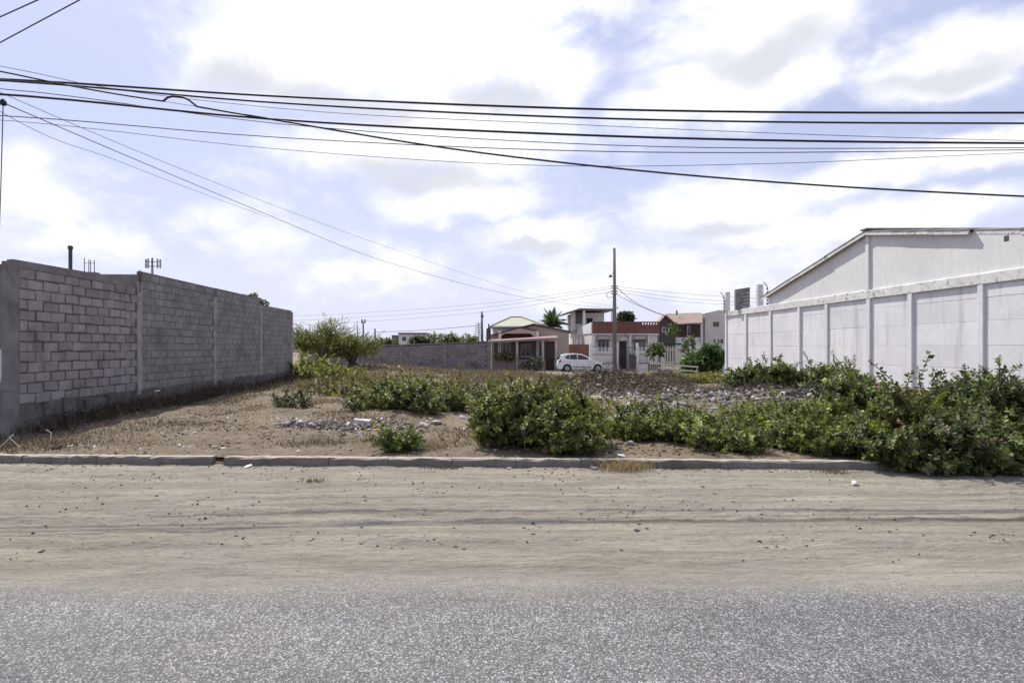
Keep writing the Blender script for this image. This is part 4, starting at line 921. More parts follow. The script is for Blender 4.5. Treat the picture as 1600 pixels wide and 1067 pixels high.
def bush(name, label, cat, lobes, kind, tone, group=None, seed=1, up=.55, rough=.3, yellow=.25, size=1.0, stems=True, loc=None, tonevar=.48, stemmat='bark', shell=.45, shoot=True):
    r = np.random.default_rng(seed); Ps, Ds = [], []; A, B = [], []
    x0, y0 = (lobes[0][0], lobes[0][1]) if loc is None else loc
    base = np.array([x0, y0, float(gz(x0, y0))])
    t = thing(name, base, label, cat, group)
    for (cx, cy, cz, rx, ry, rz, n) in lobes:
        u = nrm(r.normal(size=(n, 3))); f = 1+rough*1.7*fbm(u[:, 0]*3+cx*7+u[:, 2]*2, u[:, 1]*3+u[:, 2]*2.5+cy*3, 3, seed)
        rad = (shell+(1-shell)*r.random(n)**.6)*f
        p = np.array([cx, cy, cz])+u*np.array([rx, ry, rz])*rad[:, None]
        g = gz(p[:, 0], p[:, 1]); ok = p[:, 2] > g+.015; p, u = p[ok], u[ok]
        d = nrm(u*.8+np.array([0, 0, up])+r.normal(0, .35, p.shape)); Ps.append(p); Ds.append(d)
        if stems:
            c = np.array([cx, cy, cz-.35*rz]); foot = np.array([cx+r.normal(0, .1)*rx, cy, 0.]); foot[2] = float(gz(foot[0], foot[1]))-.03
            A.append(foot); B.append(c)
            k = r.choice(len(p), min(len(p), max(12, n//9)), replace=False)
            for i in k:
                m = c*.55+p[i]*.45+r.normal(0, .06, 3); A += [c, m]; B += [m, p[i]]
    if stems and shoot and kind == 'broad':                              # single shoots that break the outline
        for (cx, cy, cz, rx, ry, rz, n) in lobes:
            for _ in range(2):
                u = nrm(r.normal(size=3)*np.array([1, 1, .4])+np.array([0, 0, .9])); p0 = np.array([cx, cy, cz])+u*np.array([rx, ry, rz])*.7; L = r.uniform(.18, .42)*size
                for k in range(4): Ps.append((p0+u*L*(k+1)/4)[None]); Ds.append(nrm(u+r.normal(0, .25, 3))[None])
                A.append(p0); B.append(p0+u*L)
    Pp, D = np.concatenate(Ps), np.concatenate(Ds); S = size*r.uniform(.7, 1.3, len(Pp))
    V, T, C = foliage(Pp, D, S, SPR[kind], tone, r, yellow=yellow, tonevar=tonevar)
    tag(tri_mesh('foliage', V, T, MAT['leaf'], t, C), kind='stuff')
    if stems:
        A, B = np.array(A), np.array(B); V, T = sticks(A, B, .011*size, .006*size); tag(tri_mesh('stems', V, T, MAT[stemmat], t), kind='stuff')
    return t
def shoots(t, specs, tone, seed, ll=.13):
    """long upright shoots with separate big leaves, added to a shrub"""
    r = np.random.default_rng(seed); Ps, Ds = [], []; A, B = [], []
    for (p0, p1) in specs:
        p0, p1 = np.array(p0), np.array(p1); n = 13; bend = np.array([r.normal(0, .07), r.normal(0, .07), 0])
        q = [p0+(p1-p0)*(i/n)+bend*math.sin(math.pi*i/n) for i in range(n+1)]
        A += q[:-1]; B += q[1:]
        for i in range(3, n+1):
            for s in (0, 1):
                a = i*1.3+s*3.14+r.uniform(-.4, .4); Ps.append(q[i]); Ds.append([math.cos(a), math.sin(a), .55])
    one = []
    for s in range(4):
        L, w = ll, ll*.33; one.append(np.array([[0, 0, 0], [-w, w*.3, L*.5], [0, 0, L*.5], [w, w*.3, L*.5], [0, -L*.15, L]]))
    V, T, C = foliage(np.array(Ps), np.array(Ds), r.uniform(.6, 1.15, len(Ps)), one, tone, r)
    tag(tri_mesh('shoot_leaves', V, T, MAT['leaf'], t, C), kind='stuff')
    V, T = sticks(A, B, .008, .006); tag(tri_mesh('shoot_stems', V, T, MAT['bark'], t), kind='stuff')

GREEN, DGREEN, YGREEN, OLIVE = (.118, .136, .042), (.06, .08, .026), (.16, .175, .040), (.13, .122, .05)
# foreground and middle bushes
def clump(x0, x1, y0, y1, ztop, n, seed, per=150, rad=(.22, .42), flat=.8):
    """many small overlapping lobes that fill a patch; ztop(x, y) is the height of the leaf tops above ground"""
    q = np.random.default_rng(seed); out = []
    for i in range(n):
        x, y = q.uniform(x0, x1), q.uniform(y0, y1); rr = q.uniform(rad[0]*.7, rad[1]); h = ztop(x, y)*q.uniform(.55, 1.2); rz = min(rr*flat, h*.5); g = float(gz(x, y))
        out.append((x, y, g+max(h-rz, .06), rr, rr*.9, rz, int(per*(rr/.32)**2)))
    return out
def dome(cx, rx, h, cy=None, ry=1): 
    return lambda x, y: max(.12, h*math.sqrt(max(0, 1-((x-cx)/rx)**2-(0 if cy is None else ((y-cy)/ry)**2*.5))))
bush('leafy_bush', 'rounded green bush just behind the kerb at picture centre', 'bush',
     clump(.1, 1.75, 8.75, 9.9, dome(.95, 1.15, .86), 30, 3, 150)+clump(.3, 1.6, 8.5, 8.8, lambda x, y: .4, 8, 31, 150, (.2, .3)), 'broad', GREEN, seed=3, rough=.6, loc=(.95, 9.3), size=1.05)
bush('small_plant', 'small leafy green plant at the kerb left of centre bush', 'plant',
     clump(-1.62, -1.08, 8.62, 8.85, dome(-1.35, .5, .27), 7, 4, 130, (.12, .2)), 'broad', (.095, .13, .032), seed=4, rough=.6, size=.8, loc=(-1.35, 8.7))
bush('low_shrub', 'broad low shrub behind the litter left of centre', 'shrub',
     clump(-2.9, -.9, 12.2, 13.6, dome(-1.9, 1.5, .52), 20, 5, 95, (.22, .38)), 'broad', (.105, .122, .04), seed=5, rough=.6, size=1.1, loc=(-1.9, 12.8))
bush('low_shrub', 'darker shrub half hidden behind the centre bush, on its left', 'shrub',
     clump(-.75, .4, 12.6, 13.9, lambda x, y: .5, 11, 6, 95, (.22, .38)), 'broad', (.10, .116, .04), seed=6, rough=.6, size=1.1, loc=(-.2, 13.2))
bush('weedy_shrub', 'loose yellow green weeds at the end of the left block wall', 'shrub',
     clump(-8.5, -6.4, 25.5, 28.5, lambda x, y: .6+.28*(-x-7.2), 14, 7, 42, (.3, .5)), 'broad', YGREEN, seed=7, rough=.7, size=1.5, loc=(-7.6, 27))
bush('weedy_shrub', 'olive weeds in mid lot behind the broad low shrub', 'shrub',
     clump(-5.6, -.6, 17.5, 21.5, lambda x, y: .3, 30, 8, 26, (.25, .5)), 'broad', OLIVE, seed=8, rough=.8, size=1.15, loc=(-3, 19))
bush('weedy_shrub', 'small dark weed clump beside the bare path on the left', 'shrub',
     clump(-5.2, -4.4, 14.3, 14.9, lambda x, y: .22, 6, 9, 50, (.14, .24)), 'broad', DGREEN, seed=9, rough=.7, size=.9, loc=(-4.8, 14.6))
bush('low_shrub', 'dense low green shrub right of the centre bush behind the kerb', 'shrub',
     clump(2.3, 5.0, 9.5, 10.7, lambda x, y: .37+.06*math.sin(x*5), 30, 10, 130, (.2, .36))+clump(3.3, 5.0, 8.75, 9.5, lambda x, y: .28, 13, 101, 130, (.18, .32)),
     'broad', (.116, .143, .042), seed=10, rough=.6, loc=(3.6, 9.9))
bush('low_shrub', 'light green shrub mass between the low shrub and the big right shrub', 'shrub',
     clump(4.9, 6.1, 8.9, 10.7, lambda x, y: .45+.1*(x-4.9), 22, 11, 135, (.22, .38))+clump(5.0, 6.0, 8.3, 8.9, lambda x, y: .33, 8, 111, 150, (.2, .3)), 'broad', (.126, .152, .044), seed=11, rough=.6, loc=(5.5, 9.6))
bg_ = bush('large_shrub', 'large tall shrub spilling over the kerb at the right edge', 'shrub',
     clump(6.1, 9.9, 8.4, 10.0, lambda x, y: .68+.14*math.sin(x*2.9+1), 38, 12, 150, (.25, .48))+clump(5.75, 9.8, 7.8, 8.4, lambda x, y: .46+.1*math.sin(x*4), 32, 121, 140, (.22, .4))+clump(6.0, 9.6, 7.5, 7.8, lambda x, y: .24, 20, 122, 120, (.18, .3)),
     'broad', (.082, .102, .036), seed=12, rough=.6, size=1.2, loc=(7.7, 8.8))
zz = lambda px, py, Y: tuple(P(px, py, Y))
shoots(bg_, [(zz(1385, 640, 9.3), zz(1358, 565, 9.3)), (zz(1395, 640, 9.3), zz(1372, 585, 9.2)), (zz(1420, 640, 9.4), zz(1452, 553, 9.3)), (zz(1425, 640, 9.2), zz(1425, 580, 9.2)), (zz(1435, 640, 9.2), zz(1462, 580, 9.0)),
             (zz(1490, 640, 9.2), zz(1476, 580, 9.2)), (zz(1500, 640, 9.0), zz(1508, 573, 9.0)), (zz(1505, 650, 9.0), zz(1530, 595, 8.9)), (zz(1405, 650, 9.2), zz(1402, 600, 9.2)), (zz(1560, 660, 9), zz(1575, 615, 9)), (zz(1350, 650, 9.4), zz(1335, 615, 9.4))], (.06, .09, .028), 13, .10)
b2 = bush('leafy_shrub', 'green shrub growing on the rubble before the first white wall bays', 'shrub',
     clump(8.0, 10.0, 17.5, 18.6, lambda x, y: .62, 16, 14, 80, (.3, .5)), 'broad', (.085, .112, .03), seed=14, rough=.6, size=1.5, loc=(9, 18))
shoots(b2, [(zz(1195, 600, 18), zz(1184, 563, 18)), (zz(1205, 600, 18), zz(1213, 560, 18)), (zz(1212, 600, 18), zz(1222, 572, 18)), (zz(1180, 600, 18), zz(1176, 572, 18))], (.055, .08, .028), 15, .15)
b3 = bush('leafy_shrub', 'green shrub beside the rubble before the middle white wall bays', 'shrub',
     clump(10.2, 11.5, 16.7, 17.5, lambda x, y: .62, 11, 16, 80, (.3, .45)), 'broad', GREEN, seed=16, rough=.6, size=1.5, loc=(10.8, 17.1))
shoots(b3, [(zz(1285, 610, 17), zz(1282, 570, 17)), (zz(1300, 610, 17), zz(1318, 578, 17)), (zz(1310, 612, 17), zz(1328, 590, 17))], (.055, .09, .03), 17, .15)
bush('ground_cover_patch', 'yellowish green creeper patch in front of the rail barrier', 'shrub',
     clump(7.4, 13.2, 22.8, 25.5, lambda x, y: .17, 40, 18, 36, (.35, .6)), 'broad', (.13, .135, .036), seed=18, rough=.6, yellow=.35, size=1.3, loc=(10, 24), shoot=False)
bush('wall_bush', 'dark green bush crowding the far corner of the white wall', 'bush',
     [(14.6, 36.0, .75, .75, .8, .85, 420), (15.0, 36.3, 1.2, .55, .6, .6, 240), (13.9, 36.4, .5, .7, .7, .6, 260)], 'far', (.055, .10, .033), seed=19, rough=.5, size=1.0)
bush('creeper_bush', 'dull green creeper on the low white wall beside the dark bush', 'bush',
     [(14.3, 38.2, .5, .5, .8, .8, 200), (14.9, 39, .4, .5, .7, .7, 160)], 'far', OLIVE, seed=20, rough=.6, size=.9)
for i, (px, Y, top, w, lb) in enumerate([(1021, 41.5, 538, 9, 'small leafy young tree left of the picket fence'), (1031, 41.0, 541, 6, 'slender young tree at the left end of the picket fence'), (1076, 41.5, 528, 11, 'young tree with pale blossoms right of the picket fence'), (1052, 56, 505, 9, 'leafy tree in front of the dark gable')]):
    x, z = PX(px, Y), PZ(top, Y); wr_ = w*Y/F; g = float(gz(x, Y))
    t = bush('young_tree', lb, 'tree', [(x, Y, z-wr_*.9, wr_, wr_, wr_*.9, 60), (x-.2*wr_, Y, z-wr_*1.7, wr_*.8, wr_*.8, wr_*.6, 30)], 'far', (.07, .10, .04), seed=30+i, rough=.7, size=.75, stems=False, loc=(x, Y), yellow=.3)
    for ch in list(t.children): ch.name = 'crown'
    MB().tube([(x, Y, g-.05), (x+.03, Y, g+.5), (x-.04, Y, z-wr_)], [.05, .04, .02], 6).build('trunk', MAT['bark'], t)

# acacia beyond the end of the left wall, one more behind it
def acacia(x, y, top, w, label, seed, n=800, tone=(.12, .14, .055)):
    r = np.random.default_rng(seed); g = float(gz(x, y)); t = thing('acacia_tree', (x, y, g), label, 'tree')
    m = MB(); tips = []
    for k in range(7):
        a = 2*math.pi*k/7+r.uniform(-.3, .3); rr = w*r.uniform(.35, .75); e = Vector((x+rr*math.cos(a), y+.7*rr*math.sin(a), g+(top-g)*r.uniform(.35, .9)))
        mid = Vector((x+rr*.35*math.cos(a), y+.25*rr*math.sin(a), g+(top-g)*.4)); m.tube([Vector((x, y, g-.1)), mid, e], [.11, .07, .02], 6); 
        for q in range(12):
            b = a+r.normal(0, .7); l = w*r.uniform(.2, .55); s = mid.lerp(e, r.uniform(.2, 1)); f = s+Vector((l*math.cos(b), .7*l*math.sin(b), l*r.uniform(-.25, .55)))
            if f.z > top: f.z = top-r.uniform(0, .3)
            m.tube([s, s.lerp(f, .5)+Vector((0, 0, .08)), f], [.022, .014, .006], 4); tips.append((s, f))
    m.build('trunk', MAT['bark'], t)
    Ps, Ds = [], []
    for i in range(n):
        s, f = tips[r.integers(len(tips))]; p = s.lerp(f, r.uniform(.25, 1.1)); o = r.normal(0, .24, 3); Ps.append(np.array(p)+o); Ds.append(np.array(f-s)*.7+np.array([0, 0, .25])+r.normal(0, .25, 3))
    V, T, C = foliage(np.array(Ps), np.array(Ds), r.uniform(.9, 1.7, n)*1.35, SPR['fine'], tone, r); tag(tri_mesh('crown', V, T, MAT['leaf'], t, C), kind='stuff')
acacia(-9.5, 34, 3.65, 2.3, 'feathery acacia tree beyond the end of the left block wall', 41, 2300, (.125, .14, .055))
acacia(-8.2, 36, 2.3, 1.7, 'lower acacia growing at the left end of the back wall', 42, 900, (.12, .135, .05))
acacia(-14.0, 29, 4.6, 2.6, 'acacia crown peeking over the top of the left wall', 43, 450)
# shrubs and trees behind the back wall
for i, (px, Y, top, w, lb) in enumerate([(690, 72, 523, 26, 'green hedge crown rising behind the middle of the back wall'), (728, 74, 527, 22, 'lower hedge crown behind the right part of the back wall'), (600, 66, 533, 16, 'low scrub behind the back wall beside the plain pole'), (655, 66, 531, 12, 'dark scrub before the far white house'),
                                          (978, 66, 493, 8, 'dark leafy tree behind the red parapet house'), (388, 45, 470, 20, 'distant tree behind the left block wall')]):
    x, z = PX(px, Y), PZ(top, Y); wr_ = w*Y/F
    t = bush('background_tree', lb, 'tree', [(x, Y, z-wr_*.45, wr_, wr_*.7, wr_*.45, 200), (x+.5*wr_, Y, z-wr_*.55, wr_*.6, wr_*.6, wr_*.35, 90), (x-.4*wr_, Y, z-wr_*.7, wr_*.7, wr_*.6, wr_*.5, 120)], 'far', [(.10, .13, .05), (.11, .14, .055), (.10, .11, .05), (.06, .07, .04), (.05, .075, .035), (.08, .1, .045)][i], seed=50+i, rough=.6, size=1.5, stems=False, loc=(x, Y))
    for ch in list(t.children): ch.name = 'crown'
    MB().tube([(x, Y, -.4), (x, Y, z-wr_*.5)], [.15, .08], 6).build('trunk', MAT['bark'], t)
def conifer():
    Y = 72; x = PX(748, Y); zb, zt = -.4, PZ(505, Y); t = thing('norfolk_pine', (x, Y, zb), 'small dark conifer with tiered branches above the back wall', 'tree'); r = np.random.default_rng(60)
    MB().tube([(x, Y, zb), (x, Y, zt)], [.14, .03], 6).build('trunk', MAT['bark'], t); Ps, Ds = [], []
    for k in range(8):
        z = zt-.1-k*.28; L = .15+.085*k
        for j in range(7):
            a = 2*math.pi*j/7+k; 
            for q in range(4): Ps.append([x+L*(q+1)/4*math.cos(a), Y+L*(q+1)/4*math.sin(a), z+.06*q/4]); Ds.append([math.cos(a), math.sin(a), .5])
    V, T, C = foliage(np.array(Ps), np.array(Ds), np.full(len(Ps), 1.2), SPR['fine'], (.035, .05, .035), r); tag(tri_mesh('crown', V, T, MAT['leaf'], t, C), kind='stuff')
conifer()
t = thing('column_cactus', (PX(763, 49), 49, -.4), 'dark columnar cactus at the right end of the back wall', 'cactus')
for dx, top in ((-1.6, 513), (0.6, 506), (2.4, 510)):
    MB().tube([(PX(763+dx, 49), 49+dx*.05, -.4), P(763+dx, 525, 49), P(763+dx*1.2, top, 49)], [.1, .1, .06], 7).build('stem', MAT['dpole'], t)
def palm():
    Y = 60; x = PX(863, Y); zc = PZ(510, Y); t = thing('palm_tree', (x, Y, -.4), 'coconut palm between the two houses', 'tree'); r = np.random.default_rng(61)
    MB().tube([(x+.1, Y, -.4), (x+.05, Y, 1.5), (x, Y, zc)], [.2, .16, .13], 10).build('trunk', MAT['bark'], t, smooth=True)
    tips = [(844, 508, -.3), (850, 480, .2), (857, 485, -1.), (867, 479, .3), (878, 486, -.2), (886, 499, .3), (889, 507, -.5), (874, 494, 1.2), (842, 500, .8), (855, 497, 1.5), (881, 513, 1), (848, 491, -1.2)]
    for (a, b, dy) in tips:
        c0 = Vector((x, Y, zc)); e = P(a, b, Y)+Vector((0, dy, 0)); mid = c0.lerp(e, .55)+Vector((0, 0, .35)); pts = spline([c0, mid, e], 14)
        A, B, nrmv = [], [], []
        V, T, C = [], [], []
        for i in range(1, 14):
            d = (pts[i]-pts[i-1]).normalized(); s = d.cross(Vector((0, 0, 1))); s = s.normalized() if s.length > .1 else Vector((1, 0, 0)); L = .85*math.sin(math.pi*(.2+.74*i/13))
            for q in (0, .5):
                p = pts[i-1].lerp(pts[i], q)
                for sg in (-1, 1):
                    tip = p+s*sg*L*.75+d*L*.5+Vector((0, 0, -L*.45)); n = len(V); w = d*.07
                    V += [p-w, p+w, tip]; T.append([n, n+1, n+2]); k = r.uniform(.7, 1.5); C += [[.05*k, .075*k, .032*k]]*3
        fr = tri_mesh('frond', np.array([tuple(v) for v in V]), np.array(T), MAT['leaf'], t, np.array(C))
        MB().tube(pts, [.03]*7+[.014]*7, 4).build('rib', MAT['bark'], fr)
palm()

# ------------------------------------------------------------------ dry grass, weeds, brush
def blades(Pp, h, w, lean, r, colours):
    M = len(Pp); a = r.uniform(0, 2*math.pi, M); s = np.stack([np.cos(a), np.sin(a), 0*a], 1)*w[:, None]
    b = r.uniform(0, 2*math.pi, M); l = np.stack([np.cos(b), np.sin(b), 0*b], 1)*(lean*h)[:, None]; up = np.zeros((M, 3)); up[:, 2] = h
    V = np.stack([Pp-s, Pp+s, Pp+up*.55+l*.35+s*.7, Pp+up*.55+l*.35-s*.7, Pp+up*np.clip(1-.35*lean[:, None], .3, 1)+l], 1).reshape(-1, 3)
    T = (np.arange(M)[:, None, None]*5+np.array([[0, 1, 2], [0, 2, 3], [3, 2, 4]])[None]).reshape(-1, 3)
    c = np.array(colours)[r.integers(0, len(colours), M)]*r.uniform(.6, 1.35, (M, 1)); return V, T, np.repeat(c, 5, 0)
STRAW = [(.26, .205, .130), (.21, .160, .105), (.165, .122, .082), (.32, .265, .18), (.15, .128, .07)]
def grass_field(name, n, xr, yr, dens, hh, cols, seed, label):
    r = np.random.default_rng(seed); x = r.uniform(*xr, n*4); y = r.uniform(*yr, n*4); k = r.random(n*4) < dens(x, y); x, y = x[k][:n], y[k][:n]
    Pp = np.stack([x, y, gz(x, y)-.01], 1); h = hh*np.exp(r.normal(0, .4, len(x))); V, T, C = blades(Pp, h, .004+.0007*y*np.ones(len(x))*.6, r.uniform(.1, 1.1, len(x)), r, cols)
    tag(tri_mesh(name, V, T, MAT['grass'], None, C), label, 'grass', kind='stuff')
def patch(x, y, s, seed, lo, hi): return np.clip((fbm(x*s, y*s, 3, seed)-lo)/(hi-lo), 0, 1)
outside = lambda x, y: (x > WX+.05) & (x < RX-.1)
grass_field('dry_grass', 26000, (-8.6, 4), (17, 45), lambda x, y: outside(x, y)*(.25+.75*patch(x, y, .35, 71, -.1, .15))*np.clip((x+9.5)/1, 0, 1)*np.clip((y-17)/4+x*.0, 0, 1), .16, STRAW+[(.15, .14, .06), (.22, .16, .10)], 72, 'brown dry grass over the back half of the lot')
grass_field('thin_grass', 15000, (-8.5, 6), (9, 19), lambda x, y: outside(x, y)*patch(x, y, .7, 73, .0, .2)*np.clip((x+9)/2, .1, 1), .06, STRAW, 74, 'thin straw coloured grass on the bare front earth')
grass_field('wall_weeds', 6500, (-8.62, -7.3), (9.6, 27), lambda x, y: np.exp(-((x+8.65)/.45)**2)*(.25+patch(x, y, .5, 75, -.1, .12))*np.clip((y-9)/5, .25, 1), .22, [(.10, .075, .056), (.07, .052, .042), (.15, .112, .075), (.075, .07, .042)], 76, 'dead brown weeds along the foot of the left block wall')
grass_field('weed_fringe', 5000, (3, 14), (19, 36), lambda x, y: outside(x, y)*patch(x, y, .45, 77, -.05, .15), .09, STRAW+[(.12, .14, .05)], 78, 'dry weeds between the rubble and the rail barrier')
grass_field('straw_litter', 1500, (-8.4, -5.6), (8.5, 9.9), lambda x, y: np.exp(-((x+7.4)/.9)**2-((y-9.1)/.45)**2), .08, STRAW+[(.14, .09, .05)], 79, 'straw and dead leaves at the kerb left corner')
def tuft(px, Y, n, h, rad, cols, seed, label):
    r = np.random.default_rng(seed); x = PX(px, Y)+r.normal(0, rad, n); y = Y+r.normal(0, rad*.45, n); y = np.minimum(y, kerb_y(x)-.02) if Y < 8.1 else y
    V, T, C = blades(np.stack([x, y, gz(x, y)-.005], 1), h*np.exp(r.normal(0, .35, n)), np.full(n, .003), r.uniform(.2, 1.2, n), r, cols)
    t = thing('grass_tuft', (PX(px, Y), Y, float(gz(PX(px, Y), Y))), label, 'grass tuft'); tag(tri_mesh('blades', V, T, MAT['grass'], t, C), kind='stuff')
tuft(978, 7.82, 520, .15, .17, [(.42, .33, .17), (.36, .27, .13), (.28, .2, .1), (.46, .38, .22)], 81, 'straw coloured grass tuft at the foot of the kerb')
tuft(492, 7.15, 130, .05, .09, [(.13, .11, .06), (.2, .16, .09)], 82, 'flat dead weed on the sandy shoulder left of centre')
tuft(1305, 7.7, 160, .06, .14, [(.16, .14, .07), (.2, .15, .08)], 83, 'low dry tuft by the kerb beside the large shrub')
tuft(700, 7.95, 120, .06, .12, [(.16, .14, .07), (.2, .15, .08)], 84, 'sparse dry tuft under the kerb near the centre bush')
tuft(1090, 7.85, 120, .05, .16, [(.14, .14, .06), (.2, .15, .08)], 85, 'flattened dry tuft under the kerb right of the straw tuft')
tuft(225, 9.4, 240, .09, .4, STRAW, 86, 'short straw tuft behind the kerb at left')
tuft(505, 9.3, 260, .10, .3, [(.2, .15, .09), (.14, .11, .07)], 87, 'brown dead tuft behind the kerb left of the small plant')
tuft(680, 8.9, 220, .12, .22, [(.2, .15, .09), (.26, .2, .12)], 88, 'brown dead tuft between the small plant and centre bush')

def brush(name, label, cx, cy, rx, ry, h, n, seed, mat='drybark', L=(.3, .9), rad=.009):
    r = np.random.default_rng(seed); a = r.uniform(0, 6.283, n); q = np.sqrt(r.random(n)); x = cx+rx*q*np.cos(a); y = cy+ry*q*np.sin(a)
    z = gz(x, y)+h*(1-q*q)*r.random(n); d = r.normal(size=(n, 3)); d[:, 2] = np.abs(d[:, 2])*.55; d = nrm(d)*r.uniform(*L, n)[:, None]
    A = np.stack([x, y, z-.05], 1); B = A+d; B[:, 2] = np.maximum(B[:, 2], gz(B[:, 0], B[:, 1])+.01); V, T = sticks(A, B, rad, rad*.4)
    tag(tri_mesh(name, V, T, MAT[mat], None, origin=(cx, cy, float(gz(cx, cy)))), label, 'brush', kind='stuff')
brush('brush_heap', 'heap of dead grey branches on the rubble mound', 4.6, 19.4, 2.3, 1.5, .22, 900, 91, 'bark', L=(.2, .7))
brush('brush_heap', 'dark rounded heap of dead brush left of the rail barrier', 7.0, 20.8, .95, .7, .25, 520, 92, 'bark', (.15, .4), .008)
brush('brush_heap', 'brown dead weeds sprawling over the rubble mound front', 3.6, 17.6, 1.8, 1.0, .15, 420, 191, 'drybark', (.12, .45), .007)
brush('brush_heap', 'dark dead branches above the rubble ridge', 7.9, 16.6, 1.8, .7, .14, 520, 93, 'bark', (.12, .5))
brush('brush_heap', 'brown dead brush beside the car on the mound', 5.1, 26, .8, .6, .25, 220, 94, 'bark', (.15, .5))
brush('twig_litter', 'thin dead twigs along the left wall foot', -8.25, 16, .45, 6.5, .3, 1100, 95, 'bark', (.15, .6), .006)
brush('twig_litter', 'pale twigs scattered before the centre rubble', 3.6, 15.5, 1.6, 1.8, .1, 160, 96, 'paletwig', (.2, .6), .007)
brush('twig_litter', 'brown twigs in the brown earth left of the small plant', -2.4, 9.6, 1.0, .6, .08, 170, 97, 'drybark', (.1, .35), .005)
for pts, lb in (([(-2, 700, 8.75), (22, 678, 8.8), (16, 682, 8.8)], 'bleached forked twig at the left edge behind the kerb'), ([(72, 671, 9.3), (80, 676, 9.3), (79, 686, 9.25)], 'bleached curved twig near the left wall corner')):
    m = MB(); m.tube([P(*p) for p in pts], .008, 5)
    if len(lb) > 48 and 'forked' in lb: m.tube([P(14, 683, 8.8), P(32, 699, 8.7)], .006, 5)
    m.build('bleached_twig', MAT['paletwig'], None, label=lb, cat='twig')

# ------------------------------------------------------------------ stones, clods, rubble
def rocks(k=8):
    out = []
    for s in range(k):
        bm = bmesh.new(); bmesh.ops.create_icosphere(bm, subdivisions=1, radius=1); r = np.random.default_rng(200+s)
        V = np.array([v.co[:] for v in bm.verts]); V *= r.uniform(.6, 1.15, (len(V), 1)); V *= np.array([1, r.uniform(.6, .9), r.uniform(.35, .7)])
        T = np.array([[v.index for v in f.verts] for f in bm.faces]); bm.free(); out.append((V, T))
    for s in range(5):                                       # angular broken pieces
        r = np.random.default_rng(300+s); V = np.array([[x, y, z] for z in (-1, 1) for (x, y) in ((-1, -1), (1, -1), (1, 1), (-1, 1))], float); V *= np.array([1, .75, .3])*r.uniform(.8, 1.1, (8, 3))
        T = np.array([[0, 2, 1], [0, 3, 2], [4, 5, 6], [4, 6, 7], [0, 1, 5], [0, 5, 4], [1, 2, 6], [1, 6, 5], [2, 3, 7], [2, 7, 6], [3, 0, 4], [3, 4, 7]]); out.append((V, T))
    return out
ROCK = rocks()
def rotm(r, n, tilt=.5):
    a = r.uniform(0, 6.283, n); D = np.stack([r.normal(0, tilt, n), r.normal(0, tilt, n), np.ones(n)], 1); return basis(D, r)
def scatter(name, label, x, y, size, cols, seed, cat='stones', sink=.25, tilt=.4, which=range(8), lift=0):
    r = np.random.default_rng(seed); n = len(x); Vs, Ts, Cs = [], [], []; off = 0; k = np.array(list(which))[r.integers(0, len(which), n)]; cols = np.array(cols)
    z = gz(x, y)
    for w in which:
        s = k == w
        if not s.any(): continue
        V0, T0 = ROCK[w]; B = rotm(r, s.sum(), tilt); V = np.einsum('vk,mkc->mvc', V0, B)*size[s][:, None, None]; V += np.stack([x[s], y[s], z[s]+size[s]*(.45-sink)+lift*r.random(s.sum())], 1)[:, None, :]
        c = cols[r.integers(0, len(cols), s.sum())]*r.uniform(.7, 1.3, (s.sum(), 1))
        Ts.append((np.arange(s.sum())[:, None, None]*len(V0)+T0[None]).reshape(-1, 3)+off); Vs.append(V.reshape(-1, 3)); Cs.append(np.repeat(c, len(V0), 0)); off += len(Vs[-1])
    return tag(tri_mesh(name, np.concatenate(Vs), np.concatenate(Ts), MAT['bits'], None, np.clip(np.concatenate(Cs), 0, .8)), label, cat, kind='stuff')
r = np.random.default_rng(101)
def cl(n, xr, yr, s, seed, lo=-.05, hi=.2):
    x = r.uniform(*xr, n*3); y = r.uniform(*yr, n*3); k = r.random(n*3) < .05+patch(x, y, s, seed, lo+.04, hi)**1.5; return x[k][:n], y[k][:n]
x, y = cl(3000, (-9, 9), (4.5, 8.0), 1.4, 111); k = y < kerb_y(x)-.03; x, y = x[k], y[k]
scatter('dirt_clods', 'small dark clods strewn over the sandy shoulder', x, y, .003+.018*r.random(len(x))**5, [(.11, .092, .072), (.16, .135, .105), (.08, .066, .052)], 112, 'clods')
x, y = cl(900, (-9, 9), (4.6, 8.05), 1.5, 113); k = y < kerb_y(x)-.03; x, y = x[k], y[k]
scatter('pale_pebbles', 'tiny pale pebbles on the sandy shoulder', x, y, .004+.01*r.random(len(x))**3, [(.36, .34, .3), (.42, .4, .37)], 114, 'pebbles')
x, y = cl(11000, (-8.5, 9), (8.4, 18), .8, 115)
scatter('lot_pebbles', 'pebbles and earth crumbs over the front of the lot', x, y, .005+.020*r.random(len(x))**3, [(.14, .11, .08), (.19, .155, .115), (.28, .25, .21), (.10, .078, .056), (.08, .065, .05)], 116, 'pebbles')
x, y = cl(900, (-8.5, 9), (8.5, 16), .9, 117)
scatter('paper_scraps', 'pale scraps of litter scattered over the lot', x, y, .008+.03*r.random(len(x))**3, [(.55, .53, .5), (.62, .6, .58), (.45, .40, .34), (.5, .42, .3)], 118, 'litter', tilt=.7, which=range(8, 13))
x, y = cl(6500, (-8.5, 9), (8.4, 19), 1.1, 137)
scatter('leaf_litter', 'brown dead leaves and chips scattered over the bare lot', x, y, .008+.022*r.random(len(x))**2, [(.13, .09, .06), (.19, .14, .09), (.09, .065, .045), (.26, .2, .13), (.07, .055, .04)], 138, 'litter', tilt=.6, which=range(8, 13))
x, y = cl(500, (-9, 9), (4.8, 8.0), 1.2, 139); k = y < kerb_y(x)-.05; x, y = x[k], y[k]
